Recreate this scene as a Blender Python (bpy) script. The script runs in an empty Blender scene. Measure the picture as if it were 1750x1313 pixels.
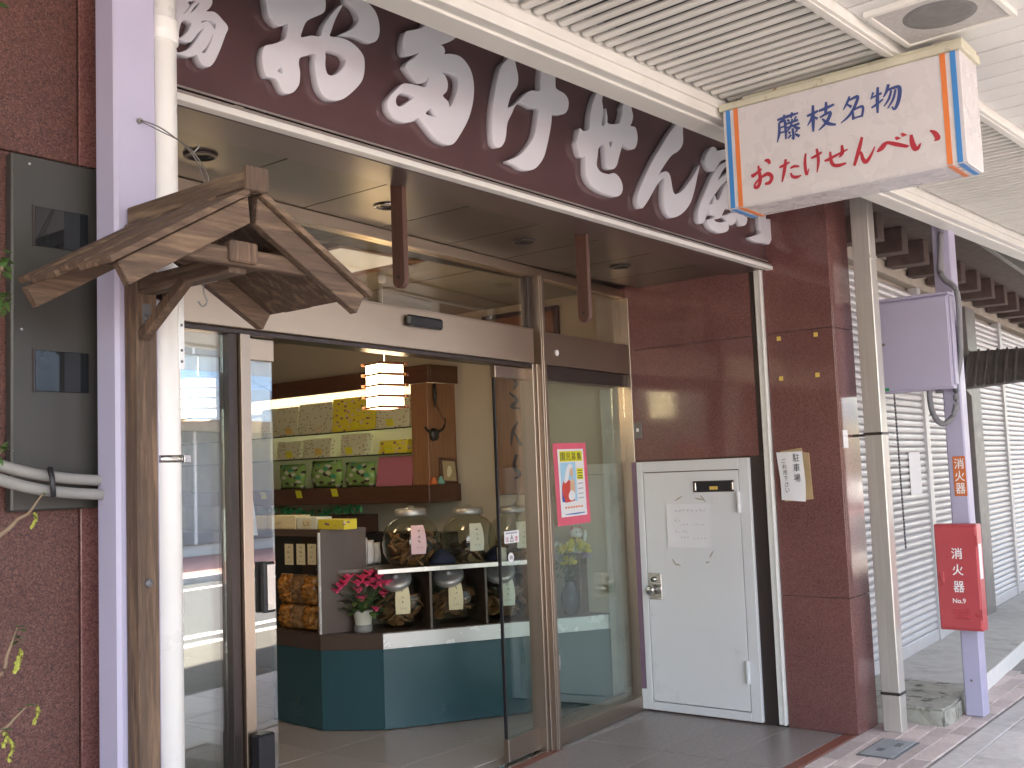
import bpy, bmesh, math, random
from mathutils import Vector, Matrix
random.seed(11)
rad = math.radians
scene = bpy.context.scene
COL = scene.collection

# ------------------------------------------------------------------ camera
FPX, CX, CY, HCAM = 1832.68, 875.0, 656.5, 1.5
YAW, PIT, ROL = rad(38.5419), rad(4.82805), rad(-2.18708)
_f = Vector((math.cos(YAW)*math.cos(PIT), math.sin(YAW)*math.cos(PIT), math.sin(PIT)))
_r = _f.cross(Vector((0, 0, 1))).normalized()
_u = _r.cross(_f)
CR = math.cos(ROL)*_r + math.sin(ROL)*_u
CU = -math.sin(ROL)*_r + math.cos(ROL)*_u
CF = _f
CAM = Vector((0, 0, HCAM))
cam = bpy.data.cameras.new('camera')
cam.sensor_width = 36.0
cam.lens = 36.0*FPX/1750.0
cam.clip_start = 0.05
cam.clip_end = 400
co = bpy.data.objects.new('camera', cam)
COL.objects.link(co)
m = Matrix.Identity(4)
for i in range(3):
    m[i][0], m[i][1], m[i][2], m[i][3] = CR[i], CU[i], -CF[i], CAM[i]
co.matrix_world = m
scene.camera = co

# ------------------------------------------------------------------ sky, sun, exposure
SUN_EL, SUN_AZ = rad(66), rad(-78)     # azimuth measured from +X towards +Y; the sun stands over the street
world = bpy.data.worlds.new('World')
scene.world = world
world.use_nodes = True
wn = world.node_tree.nodes
wl = world.node_tree.links
bg = wn['Background']
sky = wn.new('ShaderNodeTexSky')
sky.sky_type = 'NISHITA'
sky.sun_disc = False
sky.sun_elevation = SUN_EL
sky.sun_rotation = math.pi/2 - SUN_AZ
sky.air_density = 1.0
sky.dust_density = 2.0
wl.new(sky.outputs[0], bg.inputs[0])
bg.inputs[1].default_value = 0.15
sun = bpy.data.lights.new('sun', 'SUN')
sun.energy = 4.0
sun.angle = rad(0.5)
sun.color = (1.0, 0.95, 0.87)
so = bpy.data.objects.new('sun', sun)
COL.objects.link(so)
sd = Vector((math.cos(SUN_EL)*math.cos(SUN_AZ), math.cos(SUN_EL)*math.sin(SUN_AZ), math.sin(SUN_EL)))
so.rotation_euler = sd.to_track_quat('Z', 'Y').to_euler()
so.location = (0, -5, 20)
vs = scene.view_settings
vs.view_transform = 'Standard'
vs.look = 'None'
vs.gamma = 1.0
vs.use_curve_mapping = False
vs.exposure = 3.05
vs.use_white_balance = True
vs.white_balance_temperature = 7250
vs.white_balance_tint = 12
scene.cycles.max_bounces = 10
scene.cycles.diffuse_bounces = 5
scene.cycles.glossy_bounces = 5
scene.cycles.transmission_bounces = 8
scene.cycles.transparent_max_bounces = 24
scene.cycles.use_denoising = True

# ------------------------------------------------------------------ pixel -> direction -> plane the thing touches
def ray(x, y):
    return CR*((x-CX)/FPX) - CU*((y-CY)/FPX) + CF
def onZ(x, y, z):
    d = ray(x, y); return CAM + d*((z-HCAM)/d.z)
def onY(x, y, Y):
    d = ray(x, y); return CAM + d*(Y/d.y)
def onX(x, y, X):
    d = ray(x, y); return CAM + d*(X/d.x)
def onP(x, y, P, n):
    d = ray(x, y); return CAM + d*((P-CAM).dot(n)/d.dot(n))

# ------------------------------------------------------------------ object helpers
WM = {}
def wmat(o):
    return WM.get(o.name, Matrix.Identity(4))
def tag(o, label=None, cat=None, group=None, kind=None):
    if label: o['label'] = label
    if cat: o['category'] = cat
    if group: o['group'] = group
    if kind: o['kind'] = kind
    return o
def empty(name, loc, label, cat, group=None, rz=0.0):
    o = bpy.data.objects.new(name, None)
    COL.objects.link(o)
    o.empty_display_size = 0.1
    o.location = loc
    o.rotation_euler = (0, 0, rz)
    WM[o.name] = Matrix.Translation(Vector(loc)) @ Matrix.Rotation(rz, 4, 'Z')
    return tag(o, label, cat, group)
def frame(loc, rz):
    return Matrix.Translation(Vector(loc)) @ Matrix.Rotation(rz, 4, 'Z')
def link_mesh(name, me, mat, parent=None, smooth=False, kind=None):
    o = bpy.data.objects.new(name, me)
    COL.objects.link(o)
    me.materials.clear()
    me.materials.append(mat)
    if smooth:
        for p in me.polygons: p.use_smooth = True
    if parent is not None:
        me.transform(wmat(parent).inverted())
        o.parent = parent
        WM[o.name] = wmat(parent)
    else:
        if len(me.vertices):
            xs = [v.co for v in me.vertices]
            c = Vector(((min(v.x for v in xs)+max(v.x for v in xs))/2, (min(v.y for v in xs)+max(v.y for v in xs))/2, min(v.z for v in xs)))
            me.transform(Matrix.Translation(-c))
            o.location = c
            WM[o.name] = Matrix.Translation(c)
    if kind: o['kind'] = kind
    return o
def finish(name, bm, mat, parent=None, smooth=False, F=None, kind=None):
    me = bpy.data.meshes.new(name)
    bmesh.ops.recalc_face_normals(bm, faces=bm.faces)
    if F is not None:
        bm.transform(F)
    bm.to_mesh(me)
    bm.free()
    return link_mesh(name, me, mat, parent, smooth, kind)
def copy_tree(o, parent=None):
    c = o.copy()
    COL.objects.link(c)
    c.parent = parent
    for ch in list(o.children):
        copy_tree(ch, c)
    return c

def a_box(bm, x0, x1, y0, y1, z0, z1, bev=0.0, F=None):
    vs_ = [bm.verts.new(p) for p in ((x0,y0,z0),(x1,y0,z0),(x1,y1,z0),(x0,y1,z0),(x0,y0,z1),(x1,y0,z1),(x1,y1,z1),(x0,y1,z1))]
    if F is not None:
        for v in vs_: v.co = F @ v.co
    fs = [bm.faces.new([vs_[i] for i in f]) for f in ((0,3,2,1),(4,5,6,7),(0,1,5,4),(1,2,6,5),(2,3,7,6),(3,0,4,7))]
    if bev > 0:
        es = set()
        for f in fs: es.update(f.edges)
        bmesh.ops.bevel(bm, geom=list(es), offset=bev, segments=1, affect='EDGES', clamp_overlap=True)
def a_prism(bm, pts, ext):
    """closed polygon of Vectors swept by the vector ext"""
    ext = Vector(ext)
    a = [bm.verts.new(p) for p in pts]
    b = [bm.verts.new(Vector(p)+ext) for p in pts]
    bm.faces.new(a); bm.faces.new(b[::-1])
    n = len(a)
    for i in range(n):
        bm.faces.new((a[i], b[i], b[(i+1) % n], a[(i+1) % n]))
def _ring(bm, c, t, r, seg, ref=None):
    t = t.normalized()
    ref = Vector((0,0,1)) if abs(t.z) < .9 else Vector((1,0,0))
    s = t.cross(ref).normalized(); w = t.cross(s)
    return [bm.verts.new(c + s*(r*math.cos(2*math.pi*k/seg)) + w*(r*math.sin(2*math.pi*k/seg))) for k in range(seg)]
def a_tube(bm, pts, r, seg=8, cap=True):
    pts = [Vector(p) for p in pts]
    rs = r if isinstance(r, (list, tuple)) else [r]*len(pts)
    rings = []
    for i, p in enumerate(pts):
        t = pts[min(i+1, len(pts)-1)] - pts[max(i-1, 0)]
        rings.append(_ring(bm, p, t, rs[i], seg))
    for a, b in zip(rings, rings[1:]):
        for k in range(seg):
            bm.faces.new((a[k], a[(k+1) % seg], b[(k+1) % seg], b[k]))
    if cap:
        bm.faces.new(rings[0][::-1]); bm.faces.new(rings[-1])
def a_lathe(bm, prof, c, seg=24, F=None):
    c = Vector(c)
    rows = []
    for (r, z) in prof:
        row = []
        for k in range(seg):
            a = 2*math.pi*k/seg
            v = Vector((r*math.cos(a), r*math.sin(a), z))
            if F is not None: v = F @ v
            row.append(bm.verts.new(c+v))
        rows.append(row)
    for a, b in zip(rows, rows[1:]):
        for k in range(seg):
            bm.faces.new((a[k], a[(k+1) % seg], b[(k+1) % seg], b[k]))
    if prof[0][0] > 1e-5: bm.faces.new(rows[0][::-1])
    if prof[-1][0] > 1e-5: bm.faces.new(rows[-1])
    bmesh.ops.remove_doubles(bm, verts=bm.verts, dist=1e-6)
def B(name, x0, x1, y0, y1, z0, z1, mat, parent=None, bev=0.002, F=None, kind=None):
    bm = bmesh.new()
    a_box(bm, min(x0,x1), max(x0,x1), min(y0,y1), max(y0,y1), min(z0,z1), max(z0,z1), bev)
    return finish(name, bm, mat, parent, F=F, kind=kind)
def TUBE(name, pts, r, mat, parent=None, seg=8, F=None):
    bm = bmesh.new(); a_tube(bm, pts, r, seg)
    return finish(name, bm, mat, parent, smooth=True, F=F)
def LATHE(name, prof, c, mat, parent=None, seg=24, R=None):
    bm = bmesh.new(); a_lathe(bm, prof, c, seg, R)
    return finish(name, bm, mat, parent, smooth=True)
def PRISM(name, pts, ext, mat, parent=None, F=None, bev=0.0):
    bm = bmesh.new(); a_prism(bm, [Vector(p) for p in pts], ext)
    if bev > 0:
        bmesh.ops.bevel(bm, geom=list(bm.edges), offset=bev, segments=1, affect='EDGES', clamp_overlap=True)
    return finish(name, bm, mat, parent, F=F)
def spline(pts, n=5, closed=False):
    """Catmull-Rom through 2- or 3-tuples"""
    out = []
    N = len(pts)
    rng = range(N) if closed else range(N-1)
    for i in rng:
        p0 = pts[(i-1) % N] if (closed or i > 0) else pts[0]
        p1, p2 = pts[i], pts[(i+1) % N]
        p3 = pts[(i+2) % N] if (closed or i+2 < N) else pts[N-1]
        for k in range(n):
            t = k/n
            out.append(tuple(.5*((2*b)+(c-a)*t+(2*a-5*b+4*c-d)*t*t+(3*b-a-3*c+d)*t**3) for a, b, c, d in zip(p0, p1, p2, p3)))
    if not closed: out.append(tuple(pts[-1]))
    return out
def basis(o, ux, uz):
    """matrix taking local (x, y, z) to o + x*ux + y*uz + z*normal"""
    ux = Vector(ux); uz = Vector(uz); n = ux.cross(uz)
    M = Matrix.Identity(4)
    for i in range(3):
        M[i][0], M[i][1], M[i][2], M[i][3] = ux[i], uz[i], n[i], Vector(o)[i]
    return M
def TEXT(name, body, o, ux, uz, w, h, mat, parent=None, bold=0.0):
    """flat lettering fitted into the box w x h whose lower left corner is o"""
    cu = bpy.data.curves.new(name, 'FONT')
    cu.body = body
    cu.offset = bold
    cu.resolution_u = 3
    t = bpy.data.objects.new(name, cu)
    COL.objects.link(t)
    dg = bpy.context.evaluated_depsgraph_get()
    me = bpy.data.meshes.new_from_object(t.evaluated_get(dg))
    bpy.data.objects.remove(t)
    bpy.data.curves.remove(cu)
    if not me.vertices: return None
    x0 = min(v.co.x for v in me.vertices); x1 = max(v.co.x for v in me.vertices)
    y0 = min(v.co.y for v in me.vertices); y1 = max(v.co.y for v in me.vertices)
    sx = w/max(1e-6, x1-x0); sy = h/max(1e-6, y1-y0)
    me.transform(Matrix.Diagonal((sx, sy, 1, 1)) @ Matrix.Translation((-x0, -y0, 0)))
    me.transform(basis(o, ux, uz))
    me.name = name
    return link_mesh(name, me, mat, parent)
def a_stroke(bm, pts, M, lift=0.0, n=5, rise=0.00003):
    """brush stroke: (x, y, width) control points in the plane of M"""
    s = spline(pts, n)
    L, R_ = [], []
    for i, (x, y, w) in enumerate(s):
        a = s[max(0, i-1)]; b = s[min(len(s)-1, i+1)]
        dx, dy = b[0]-a[0], b[1]-a[1]
        l = math.hypot(dx, dy) or 1e-6
        nx, ny = -dy/l, dx/l
        w = max(w, 1e-4)
        L.append(bm.verts.new(M @ Vector((x+nx*w/2, y+ny*w/2, lift+rise*i))))
        R_.append(bm.verts.new(M @ Vector((x-nx*w/2, y-ny*w/2, lift+rise*i))))
    for i in range(len(s)-1):
        bm.faces.new((R_[i], R_[i+1], L[i+1], L[i]))
def STROKES(name, strokes, M, mat, parent=None):
    bm = bmesh.new()
    for i, st in enumerate(strokes):
        a_stroke(bm, st, M, lift=0.00005*i, n=3 if name == 'handwriting' else 5)
    return finish(name, bm, mat, parent, kind='stuff' if name in ('handwriting', 'small_print', 'school_line', 'calligraphy') else None)
def OUTLINE(name, loops, T, Y, depth, mat, parent):
    """raised letter: closed loops in zoomed pixels, laid on the plane y = Y facing the street"""
    ox, oy, sc = T
    cu = bpy.data.curves.new(name, 'CURVE')
    cu.dimensions = '2D'
    cu.fill_mode = 'BOTH'
    cu.extrude = depth/2
    cu.bevel_depth = 0.0015
    cu.bevel_resolution = 0
    for lp in loops:
        pts = []
        for (x, y) in spline(lp, 4, True):
            P = onY(ox+x/sc, oy+y/sc, Y)
            pts.append((P.x, P.z))
        s = cu.splines.new('POLY')
        s.points.add(len(pts)-1)
        for q, (x, z) in zip(s.points, pts): q.co = (x, z, 0, 1)
        s.use_cyclic_u = True
    t = bpy.data.objects.new(name, cu)
    COL.objects.link(t)
    dg = bpy.context.evaluated_depsgraph_get()
    me = bpy.data.meshes.new_from_object(t.evaluated_get(dg))
    bpy.data.objects.remove(t); bpy.data.curves.remove(cu)
    me.transform(basis((0, Y+depth/2, 0), (1, 0, 0), (0, 0, 1)))
    me.name = name
    return link_mesh(name, me, mat, parent)

# ------------------------------------------------------------------ materials
MATS = {}
def _mat(name):
    mt = bpy.data.materials.new(name)
    mt.use_nodes = True
    nt = mt.node_tree
    b = nt.nodes['Principled BSDF']
    return mt, nt, b
def _coord(nt, stretch=(1,1,1)):
    tc = nt.nodes.new('ShaderNodeTexCoord')
    mp = nt.nodes.new('ShaderNodeMapping')
    mp.inputs['Scale'].default_value = stretch
    nt.links.new(tc.outputs['Object'], mp.inputs['Vector'])
    return mp.outputs[0]
def _noise(nt, vec, scale, detail=5, rough=.55):
    n = nt.nodes.new('ShaderNodeTexNoise')
    n.inputs['Scale'].default_value = scale
    n.inputs['Detail'].default_value = detail
    n.inputs['Roughness'].default_value = rough
    nt.links.new(vec, n.inputs['Vector'])
    return n.outputs['Fac']
def _ramp(nt, fac, stops):
    r = nt.nodes.new('ShaderNodeValToRGB')
    el = r.color_ramp.elements
    while len(el) < len(stops): el.new(.5)
    for e, (p, c) in zip(el, stops):
        e.position = p
        e.color = (c[0], c[1], c[2], 1) if not isinstance(c, (int, float)) else (c, c, c, 1)
    nt.links.new(fac, r.inputs['Fac'])
    return r.outputs['Color']
def _mix(nt, fac, a, b, mode='MIX'):
    n = nt.nodes.new('ShaderNodeMix')
    n.data_type = 'RGBA'
    n.blend_type = mode
    for s, v in ((n.inputs[0], fac), (n.inputs[6], a), (n.inputs[7], b)):
        if isinstance(v, (int, float)): s.default_value = v
        elif isinstance(v, tuple): s.default_value = (v[0], v[1], v[2], 1)
        else: nt.links.new(v, s)
    return n.outputs[2]
def M(name, col, rough=.5, metal=0.0, var=.10, vs=7.0, bump=0.0, bs=120.0, coat=0.0, stretch=(1,1,1), col2=None, c2s=3.0, c2=(.52,.7), c2amt=1.0, rnd=0.0, rv=.06, emit=0.0, spec=.5, detail=5):
    mt, nt, b = _mat(name)
    v = _coord(nt, stretch)
    f = _noise(nt, v, vs, detail)
    lo = tuple(max(0, c*(1-var)) for c in col); hi = tuple(min(1, c*(1+var)) for c in col)
    c = _ramp(nt, f, [(.25, lo), (.75, hi)])
    if col2 is not None:
        f2 = _noise(nt, v, c2s, 7, .65)
        k = _ramp(nt, f2, [(c2[0], 0.0), (c2[1], c2amt)])
        c = _mix(nt, k, c, col2)
    if rnd:
        oi = nt.nodes.new('ShaderNodeObjectInfo')
        rr = _ramp(nt, oi.outputs['Random'], [(0, 1-rnd), (1, 1+rnd*.5)])
        c = _mix(nt, 1.0, c, rr, 'MULTIPLY')
    nt.links.new(c, b.inputs['Base Color'])
    b.inputs['Metallic'].default_value = metal
    b.inputs['Specular IOR Level'].default_value = spec
    fr = _noise(nt, v, vs*2.3, 4)
    r = _ramp(nt, fr, [(.3, max(.02, rough-rv)), (.7, min(1, rough+rv))])
    nt.links.new(r, b.inputs['Roughness'])
    if coat: 
        b.inputs['Coat Weight'].default_value = coat
        b.inputs['Coat Roughness'].default_value = .08
    if bump:
        fb = _noise(nt, v, bs, 6)
        bp = nt.nodes.new('ShaderNodeBump')
        bp.inputs['Strength'].default_value = bump
        bp.inputs['Distance'].default_value = .004
        nt.links.new(fb, bp.inputs['Height'])
        nt.links.new(bp.outputs[0], b.inputs['Normal'])
    if emit:
        nt.links.new(c, b.inputs['Emission Color'])
        b.inputs['Emission Strength'].default_value = emit
    MATS[name] = mt
    return mt
def granite(name, base, dark, light, rough, scale=150, rnd=.05, wear=0.0):
    mt, nt, b = _mat(name)
    v = _coord(nt)
    vo = nt.nodes.new('ShaderNodeTexVoronoi')
    vo.inputs['Scale'].default_value = scale
    nt.links.new(v, vo.inputs['Vector'])
    sep = nt.nodes.new('ShaderNodeSeparateColor')
    nt.links.new(vo.outputs['Color'], sep.inputs[0])
    c = _ramp(nt, sep.outputs[0], [(0.0, dark), (.32, base), (.7, tuple(x*1.25 for x in base)), (.96, light)])
    f = _noise(nt, v, scale*.35, 4)
    c = _mix(nt, _ramp(nt, f, [(.45, 0.0), (.65, .45)]), c, dark)
    big = _noise(nt, v, 2.2, 4)
    c = _mix(nt, 1.0, c, _ramp(nt, big, [(.3, .85), (.7, 1.12)]), 'MULTIPLY')
    nt.links.new(c, b.inputs['Base Color'])
    r = _ramp(nt, _noise(nt, v, 9, 5), [(.35, rough*.8), (.7, rough*1.25)])
    nt.links.new(r, b.inputs['Roughness'])
    if wear:
        bp = nt.nodes.new('ShaderNodeBump')
        bp.inputs['Strength'].default_value = wear
        bp.inputs['Distance'].default_value = .003
        nt.links.new(f, bp.inputs['Height'])
        nt.links.new(bp.outputs[0], b.inputs['Normal'])
    return mt
def glassmat(name, f0=.08, tint=(.93,.97,.96), haze=0.0):
    mt = bpy.data.materials.new(name)
    mt.use_nodes = True
    nt = mt.node_tree
    nt.nodes.remove(nt.nodes['Principled BSDF'])
    out = nt.nodes['Material Output']
    tr = nt.nodes.new('ShaderNodeBsdfTransparent'); tr.inputs[0].default_value = (*tint, 1)
    gl = nt.nodes.new('ShaderNodeBsdfGlossy'); gl.inputs['Roughness'].default_value = .012
    gl.inputs[0].default_value = (1, 1, 1, 1)
    lw = nt.nodes.new('ShaderNodeLayerWeight'); lw.inputs[0].default_value = .5
    p = nt.nodes.new('ShaderNodeMath'); p.operation = 'POWER'; p.inputs[1].default_value = 5.0
    nt.links.new(lw.outputs['Facing'], p.inputs[0])
    ma = nt.nodes.new('ShaderNodeMath'); ma.operation = 'MULTIPLY_ADD'
    ma.inputs[1].default_value = 1-f0; ma.inputs[2].default_value = f0
    nt.links.new(p.outputs[0], ma.inputs[0])
    mx = nt.nodes.new('ShaderNodeMixShader')
    nt.links.new(ma.outputs[0], mx.inputs[0]); nt.links.new(tr.outputs[0], mx.inputs[1]); nt.links.new(gl.outputs[0], mx.inputs[2])
    last = mx
    if haze:
        df = nt.nodes.new('ShaderNodeBsdfDiffuse'); df.inputs[0].default_value = (.75, .75, .75, 1)
        m2 = nt.nodes.new('ShaderNodeMixShader'); m2.inputs[0].default_value = haze
        nt.links.new(mx.outputs[0], m2.inputs[1]); nt.links.new(df.outputs[0], m2.inputs[2]); last = m2
    nt.links.new(last.outputs[0], out.inputs[0])
    return mt
def spotted(name, base, spots, scale, rough=.5, thr=(.28,.33), aniso=(1,1,1), rnd=0.0):
    """printed wrapping paper: blotches of several colours on a plain ground"""
    mt, nt, b = _mat(name)
    v = _coord(nt, aniso)
    c = None
    for i, (col, sc, t) in enumerate(spots):
        vo = nt.nodes.new('ShaderNodeTexVoronoi')
        vo.inputs['Scale'].default_value = scale*sc
        mp = nt.nodes.new('ShaderNodeMapping'); mp.inputs['Location'].default_value = (i*3.1, i*1.7, i*2.3)
        mp.inputs['Rotation'].default_value = (.6, .5+i, .4)
        mp.inputs['Scale'].default_value = (1.0, 1.0, 1.9)
        nt.links.new(v, mp.inputs[0]); nt.links.new(mp.outputs[0], vo.inputs['Vector'])
        k = _ramp(nt, vo.outputs['Distance'], [(t, 1.0), (t+.05, 0.0)])
        c = _mix(nt, k, base if c is None else c, col)
    nt.links.new(c, b.inputs['Base Color'])
    b.inputs['Roughness'].default_value = rough
    return mt
# ------------------------------------------------------------------ palette
m_gpol = granite('polished red granite', (.170,.074,.068), (.120,.051,.048), (.215,.110,.100), .10, 260)
m_gflame = granite('flamed red granite', (.098,.036,.029), (.040,.017,.016), (.165,.078,.06), .55, 330, wear=.5)
m_fascia = M('maroon sign panel', (.115,.066,.070), .09, var=.08, vs=3, spec=.6, rv=.03, col2=(.11,.06,.055), c2s=2.2, c2=(.5,.8), c2amt=.35)
m_lett = M('white acrylic', (.74,.74,.80), .22, var=.02, rv=.03)
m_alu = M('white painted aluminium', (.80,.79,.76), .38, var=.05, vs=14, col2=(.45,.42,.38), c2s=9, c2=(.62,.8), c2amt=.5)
m_alug = M('grey flange', (.36,.32,.30), .45, metal=.4, var=.12)
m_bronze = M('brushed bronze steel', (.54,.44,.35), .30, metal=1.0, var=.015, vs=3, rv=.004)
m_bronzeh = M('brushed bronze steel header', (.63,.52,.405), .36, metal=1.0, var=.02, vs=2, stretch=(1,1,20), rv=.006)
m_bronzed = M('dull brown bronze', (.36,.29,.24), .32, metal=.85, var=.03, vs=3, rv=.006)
m_dark = M('dark bronze', (.07,.055,.053), .30, metal=.5, var=.06, rv=.015)
m_black = M('black plastic', (.02,.02,.024), .38, var=.1)
m_soffit = M('bronze soffit panel', (.115,.095,.075), .32, metal=.35, var=.05, vs=2, rv=.015, rnd=.06)
m_soffedge = M('maroon soffit edge', (.11,.075,.07), .30, var=.05, vs=2, rv=.01)
m_glass = glassmat('shopfront glass', .20)
m_glass2 = glassmat('transom glass', .12, (.84,.83,.80))
m_glassr = glassmat('clear shopfront glass', .05)
m_jar = glassmat('jar glass', .085, (.84,.86,.80))
m_lav = M('lavender paint', (.43,.405,.545), .42, var=.05, vs=3, col2=(.30,.15,.12), c2s=26, c2=(.70,.78), c2amt=.6, bump=.05, bs=40)
m_steel = M('stainless steel post', (.66,.63,.58), .36, metal=.6, var=.10, vs=2, stretch=(30,30,1))
m_pvc = M('white pvc pipe', (.80,.79,.77), .32, var=.05, vs=5, col2=(.4,.37,.33), c2s=22, c2=(.72,.8), c2amt=.5)
m_wz = M('weathered cedar upright', (.094,.058,.039), .75, var=.42, vs=9, stretch=(14,14,1.0), bump=.35, bs=40, col2=(0.198,0.123,0.075), c2s=3.5, c2=(.5,.66), detail=8, rnd=.1)
m_wy = M('weathered cedar along', (.100,.066,.047), .78, var=.42, vs=9, stretch=(14,1.0,14), bump=.35, bs=40, col2=(0.240,0.168,0.108), c2s=3.5, c2=(.48,.68), detail=8, rnd=.16)
m_wx = M('weathered cedar across', (.094,.058,.039), .75, var=.42, vs=9, stretch=(1.0,14,14), bump=.35, bs=40, col2=(0.222,0.144,0.090), c2s=3.5, c2=(.5,.68), detail=8, rnd=.12)
m_shelfw = M('dark stained shelf wood', (.105,.043,.026), .38, var=.25, vs=6, stretch=(8,1,8), rnd=.05)
m_shelfw2 = M('orange brown post wood', (.27,.13,.065), .42, var=.22, vs=6, stretch=(9,9,.8))
m_hangw = M('reddish hanging board', (.105,.05,.036), .5, var=.25, vs=6, stretch=(9,9,.8))
m_white = M('white door paint', (.72,.72,.73), .34, var=.03, vs=3, col2=(.50,.49,.48), c2s=5, c2=(.60,.78), c2amt=.55)
m_whited = M('white door frame paint', (.68,.68,.69), .38, var=.03, vs=3)
m_purple = M('purple paint', (.20,.12,.17), .45)
m_chrome = M('satin chrome', (.60,.58,.55), .25, metal=1.0)
m_paper = M('white paper', (.80,.79,.81), .8, var=.03)
m_card = M('cardboard', (.44,.31,.17), .85, var=.12, bump=.1)
m_ink = M('ink', (.03,.03,.04), .7)
m_inkl = M('faded ink', (.38,.37,.42), .8)
m_tile = M('grey stone tile', (.27,.235,.222), .38, var=.16, vs=40, rnd=.07, col2=(.30,.27,.26), c2s=1.8, c2=(.45,.8), c2amt=.5, rv=.1)
m_grout = M('grout', (.33,.31,.29), .9, var=.2, vs=30)
m_ftile = M('shop floor tile', (.44,.39,.36), .30, var=.03, vs=2, rnd=.07, rv=.004)
m_redstrip = M('red stone strip', (.24,.085,.06), .42, var=.2, vs=50, rnd=.1)
m_brick = M('clay paver', (.58,.48,.45), .80, var=.16, vs=35, rnd=.22, bump=.25, bs=160, col2=(.55,.50,.47), c2s=6, c2=(.5,.75), c2amt=.6)
m_slab = M('concrete slab', (.60,.57,.55), .85, var=.12, vs=20, rnd=.10, bump=.2, bs=150, col2=(.32,.30,.27), c2s=3, c2=(.5,.78), c2amt=.5)
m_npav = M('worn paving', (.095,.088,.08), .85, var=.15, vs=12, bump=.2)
m_mort = M('mortar sand', (.26,.24,.22), .95, var=.25, vs=40)
m_conc = M('concrete', (.50,.49,.46), .88, var=.12, vs=9, bump=.25, bs=90, col2=(.20,.20,.16), c2s=4, c2=(.55,.75), c2amt=.6)
m_moss = M('mossy concrete', (.36,.35,.30), .92, var=.2, vs=14, bump=.5, bs=60, col2=(.06,.065,.04), c2s=9, c2=(.53,.64), c2amt=.9)
m_road = M('asphalt', (.062,.062,.066), .85, var=.2, vs=60, bump=.3, bs=200)
m_paint = M('road paint', (.78,.78,.75), .7, var=.1, vs=20)
m_pinkp = M('pink paving', (.42,.23,.20), .8, var=.15, vs=20)
m_cwhite = M('white canopy metal', (.76,.75,.71), .42, var=.05, vs=5, col2=(.55,.53,.47), c2s=7, c2=(.60,.82), c2amt=.4)
m_cslat = M('canopy slat', (.74,.73,.69), .45, var=.04, vs=6, rnd=.05)
m_cshade = M('canopy shade backing', (.07,.07,.07), .8, var=.1)
m_cboard = M('canopy board', (.70,.70,.69), .38, var=.03, vs=6, rnd=.04)
m_groof = M('canopy roof sheet', (.35,.35,.35), .6)
m_shut = M('shutter slat steel', (.54,.53,.54), .42, metal=.12, var=.05, vs=5, rnd=.06)
m_joist = M('dark joist', (.095,.065,.058), .8, var=.3, vs=14, rnd=.15)
m_beige = M('beige mortar', (.42,.37,.31), .9, var=.12, vs=6, col2=(.26,.21,.17), c2s=4, c2=(.55,.8), c2amt=.5)
m_brown = M('brown metal', (.17,.155,.15), .5, var=.15, rnd=.06)
m_red = M('red enamel', (.50,.075,.085), .32, var=.06, vs=6, col2=(.42,.05,.05), c2s=12, c2=(.66,.8), c2amt=.5)
m_orange = M('orange plate', (.62,.16,.045), .45, var=.04)
m_wprint = M('white print', (.85,.84,.84), .5, var=.02)
m_sign = M('sign acrylic', (.66,.63,.645), .28, var=.02, vs=4, col2=(.60,.565,.56), c2s=.8, c2=(.35,.85), c2amt=.15)
m_signrust = M('sign frame cream', (.60,.58,.45), .5, var=.1, vs=10, col2=(.28,.15,.08), c2s=16, c2=(.60,.70), c2amt=.8)
m_sblue = M('blue stripe', (.045,.25,.62), .4, var=.03)
m_sorange = M('orange stripe', (.80,.22,.06), .4, var=.03)
m_navy = M('navy brush paint', (.045,.075,.24), .5, var=.1)
m_crim = M('crimson brush paint', (.46,.03,.05), .5, var=.1)
m_panel = M('grey bronze panel', (.058,.056,.051), .34, metal=.3, var=.1, vs=3)
m_pane = M('dark window', (.012,.014,.016), .05, var=.1, rv=.02)
m_grey = M('grey conduit', (.27,.265,.25), .5, var=.1, vs=8)
m_dcab = M('dark cable', (.12,.12,.13), .55)
m_wire = M('galvanised wire', (.30,.29,.27), .45, metal=.8)
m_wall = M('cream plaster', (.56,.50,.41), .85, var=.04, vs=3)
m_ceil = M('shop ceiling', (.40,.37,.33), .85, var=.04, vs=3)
m_teal = M('teal laminate', (.026,.082,.095), .26, var=.05, vs=2, rv=.015)
m_brownl = M('brown laminate', (.085,.056,.043), .36, var=.10, vs=9, stretch=(1,1,1))
m_wedge = M('white steel edge', (.74,.74,.73), .25, metal=.3, var=.05, vs=3)
m_yellow = M('yellow tag', (.72,.68,.03), .7, var=.04)
m_gold = M('golden tag', (.72,.50,.12), .7, var=.04)
m_cream = M('cream label', (.74,.65,.42), .75, var=.05)
m_pale = M('pale label', (.68,.70,.58), .75, var=.05)
m_pinkl = M('pink label', (.80,.55,.58), .7, var=.05)
m_cracker = M('cracker', (.30,.15,.06), .7, var=.4, vs=30, rnd=.3, bump=.3)
m_snack = granite('orange snack', (.50,.20,.04), (.16,.06,.02), (.62,.36,.12), .30, 55, wear=1.0)
m_wrapg = spotted('beige wrap', (.64,.64,.46), [((.34,.22,.15),22,.20),((.26,.30,.14),18,.17)], 1.0)
m_wrapy = spotted('yellow wrap', (.72,.62,.06), [((.24,.12,.18),16,.22),((.62,.50,.52),14,.22)], 1.0)
m_wrapn = spotted('green wrap', (.23,.38,.11), [((.05,.02,.03),12,.26),((.60,.62,.50),11,.28),((.05,.33,.20),9,.25)], 1.0, .3)
m_pinkb = M('pink box', (.48,.16,.22), .6, var=.05)
m_leaf = M('leaf', (.055,.12,.03), .5, var=.4, vs=40, rnd=.2)
m_catk = M('catkin', (.32,.33,.06), .7, var=.3, vs=60)
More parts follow.
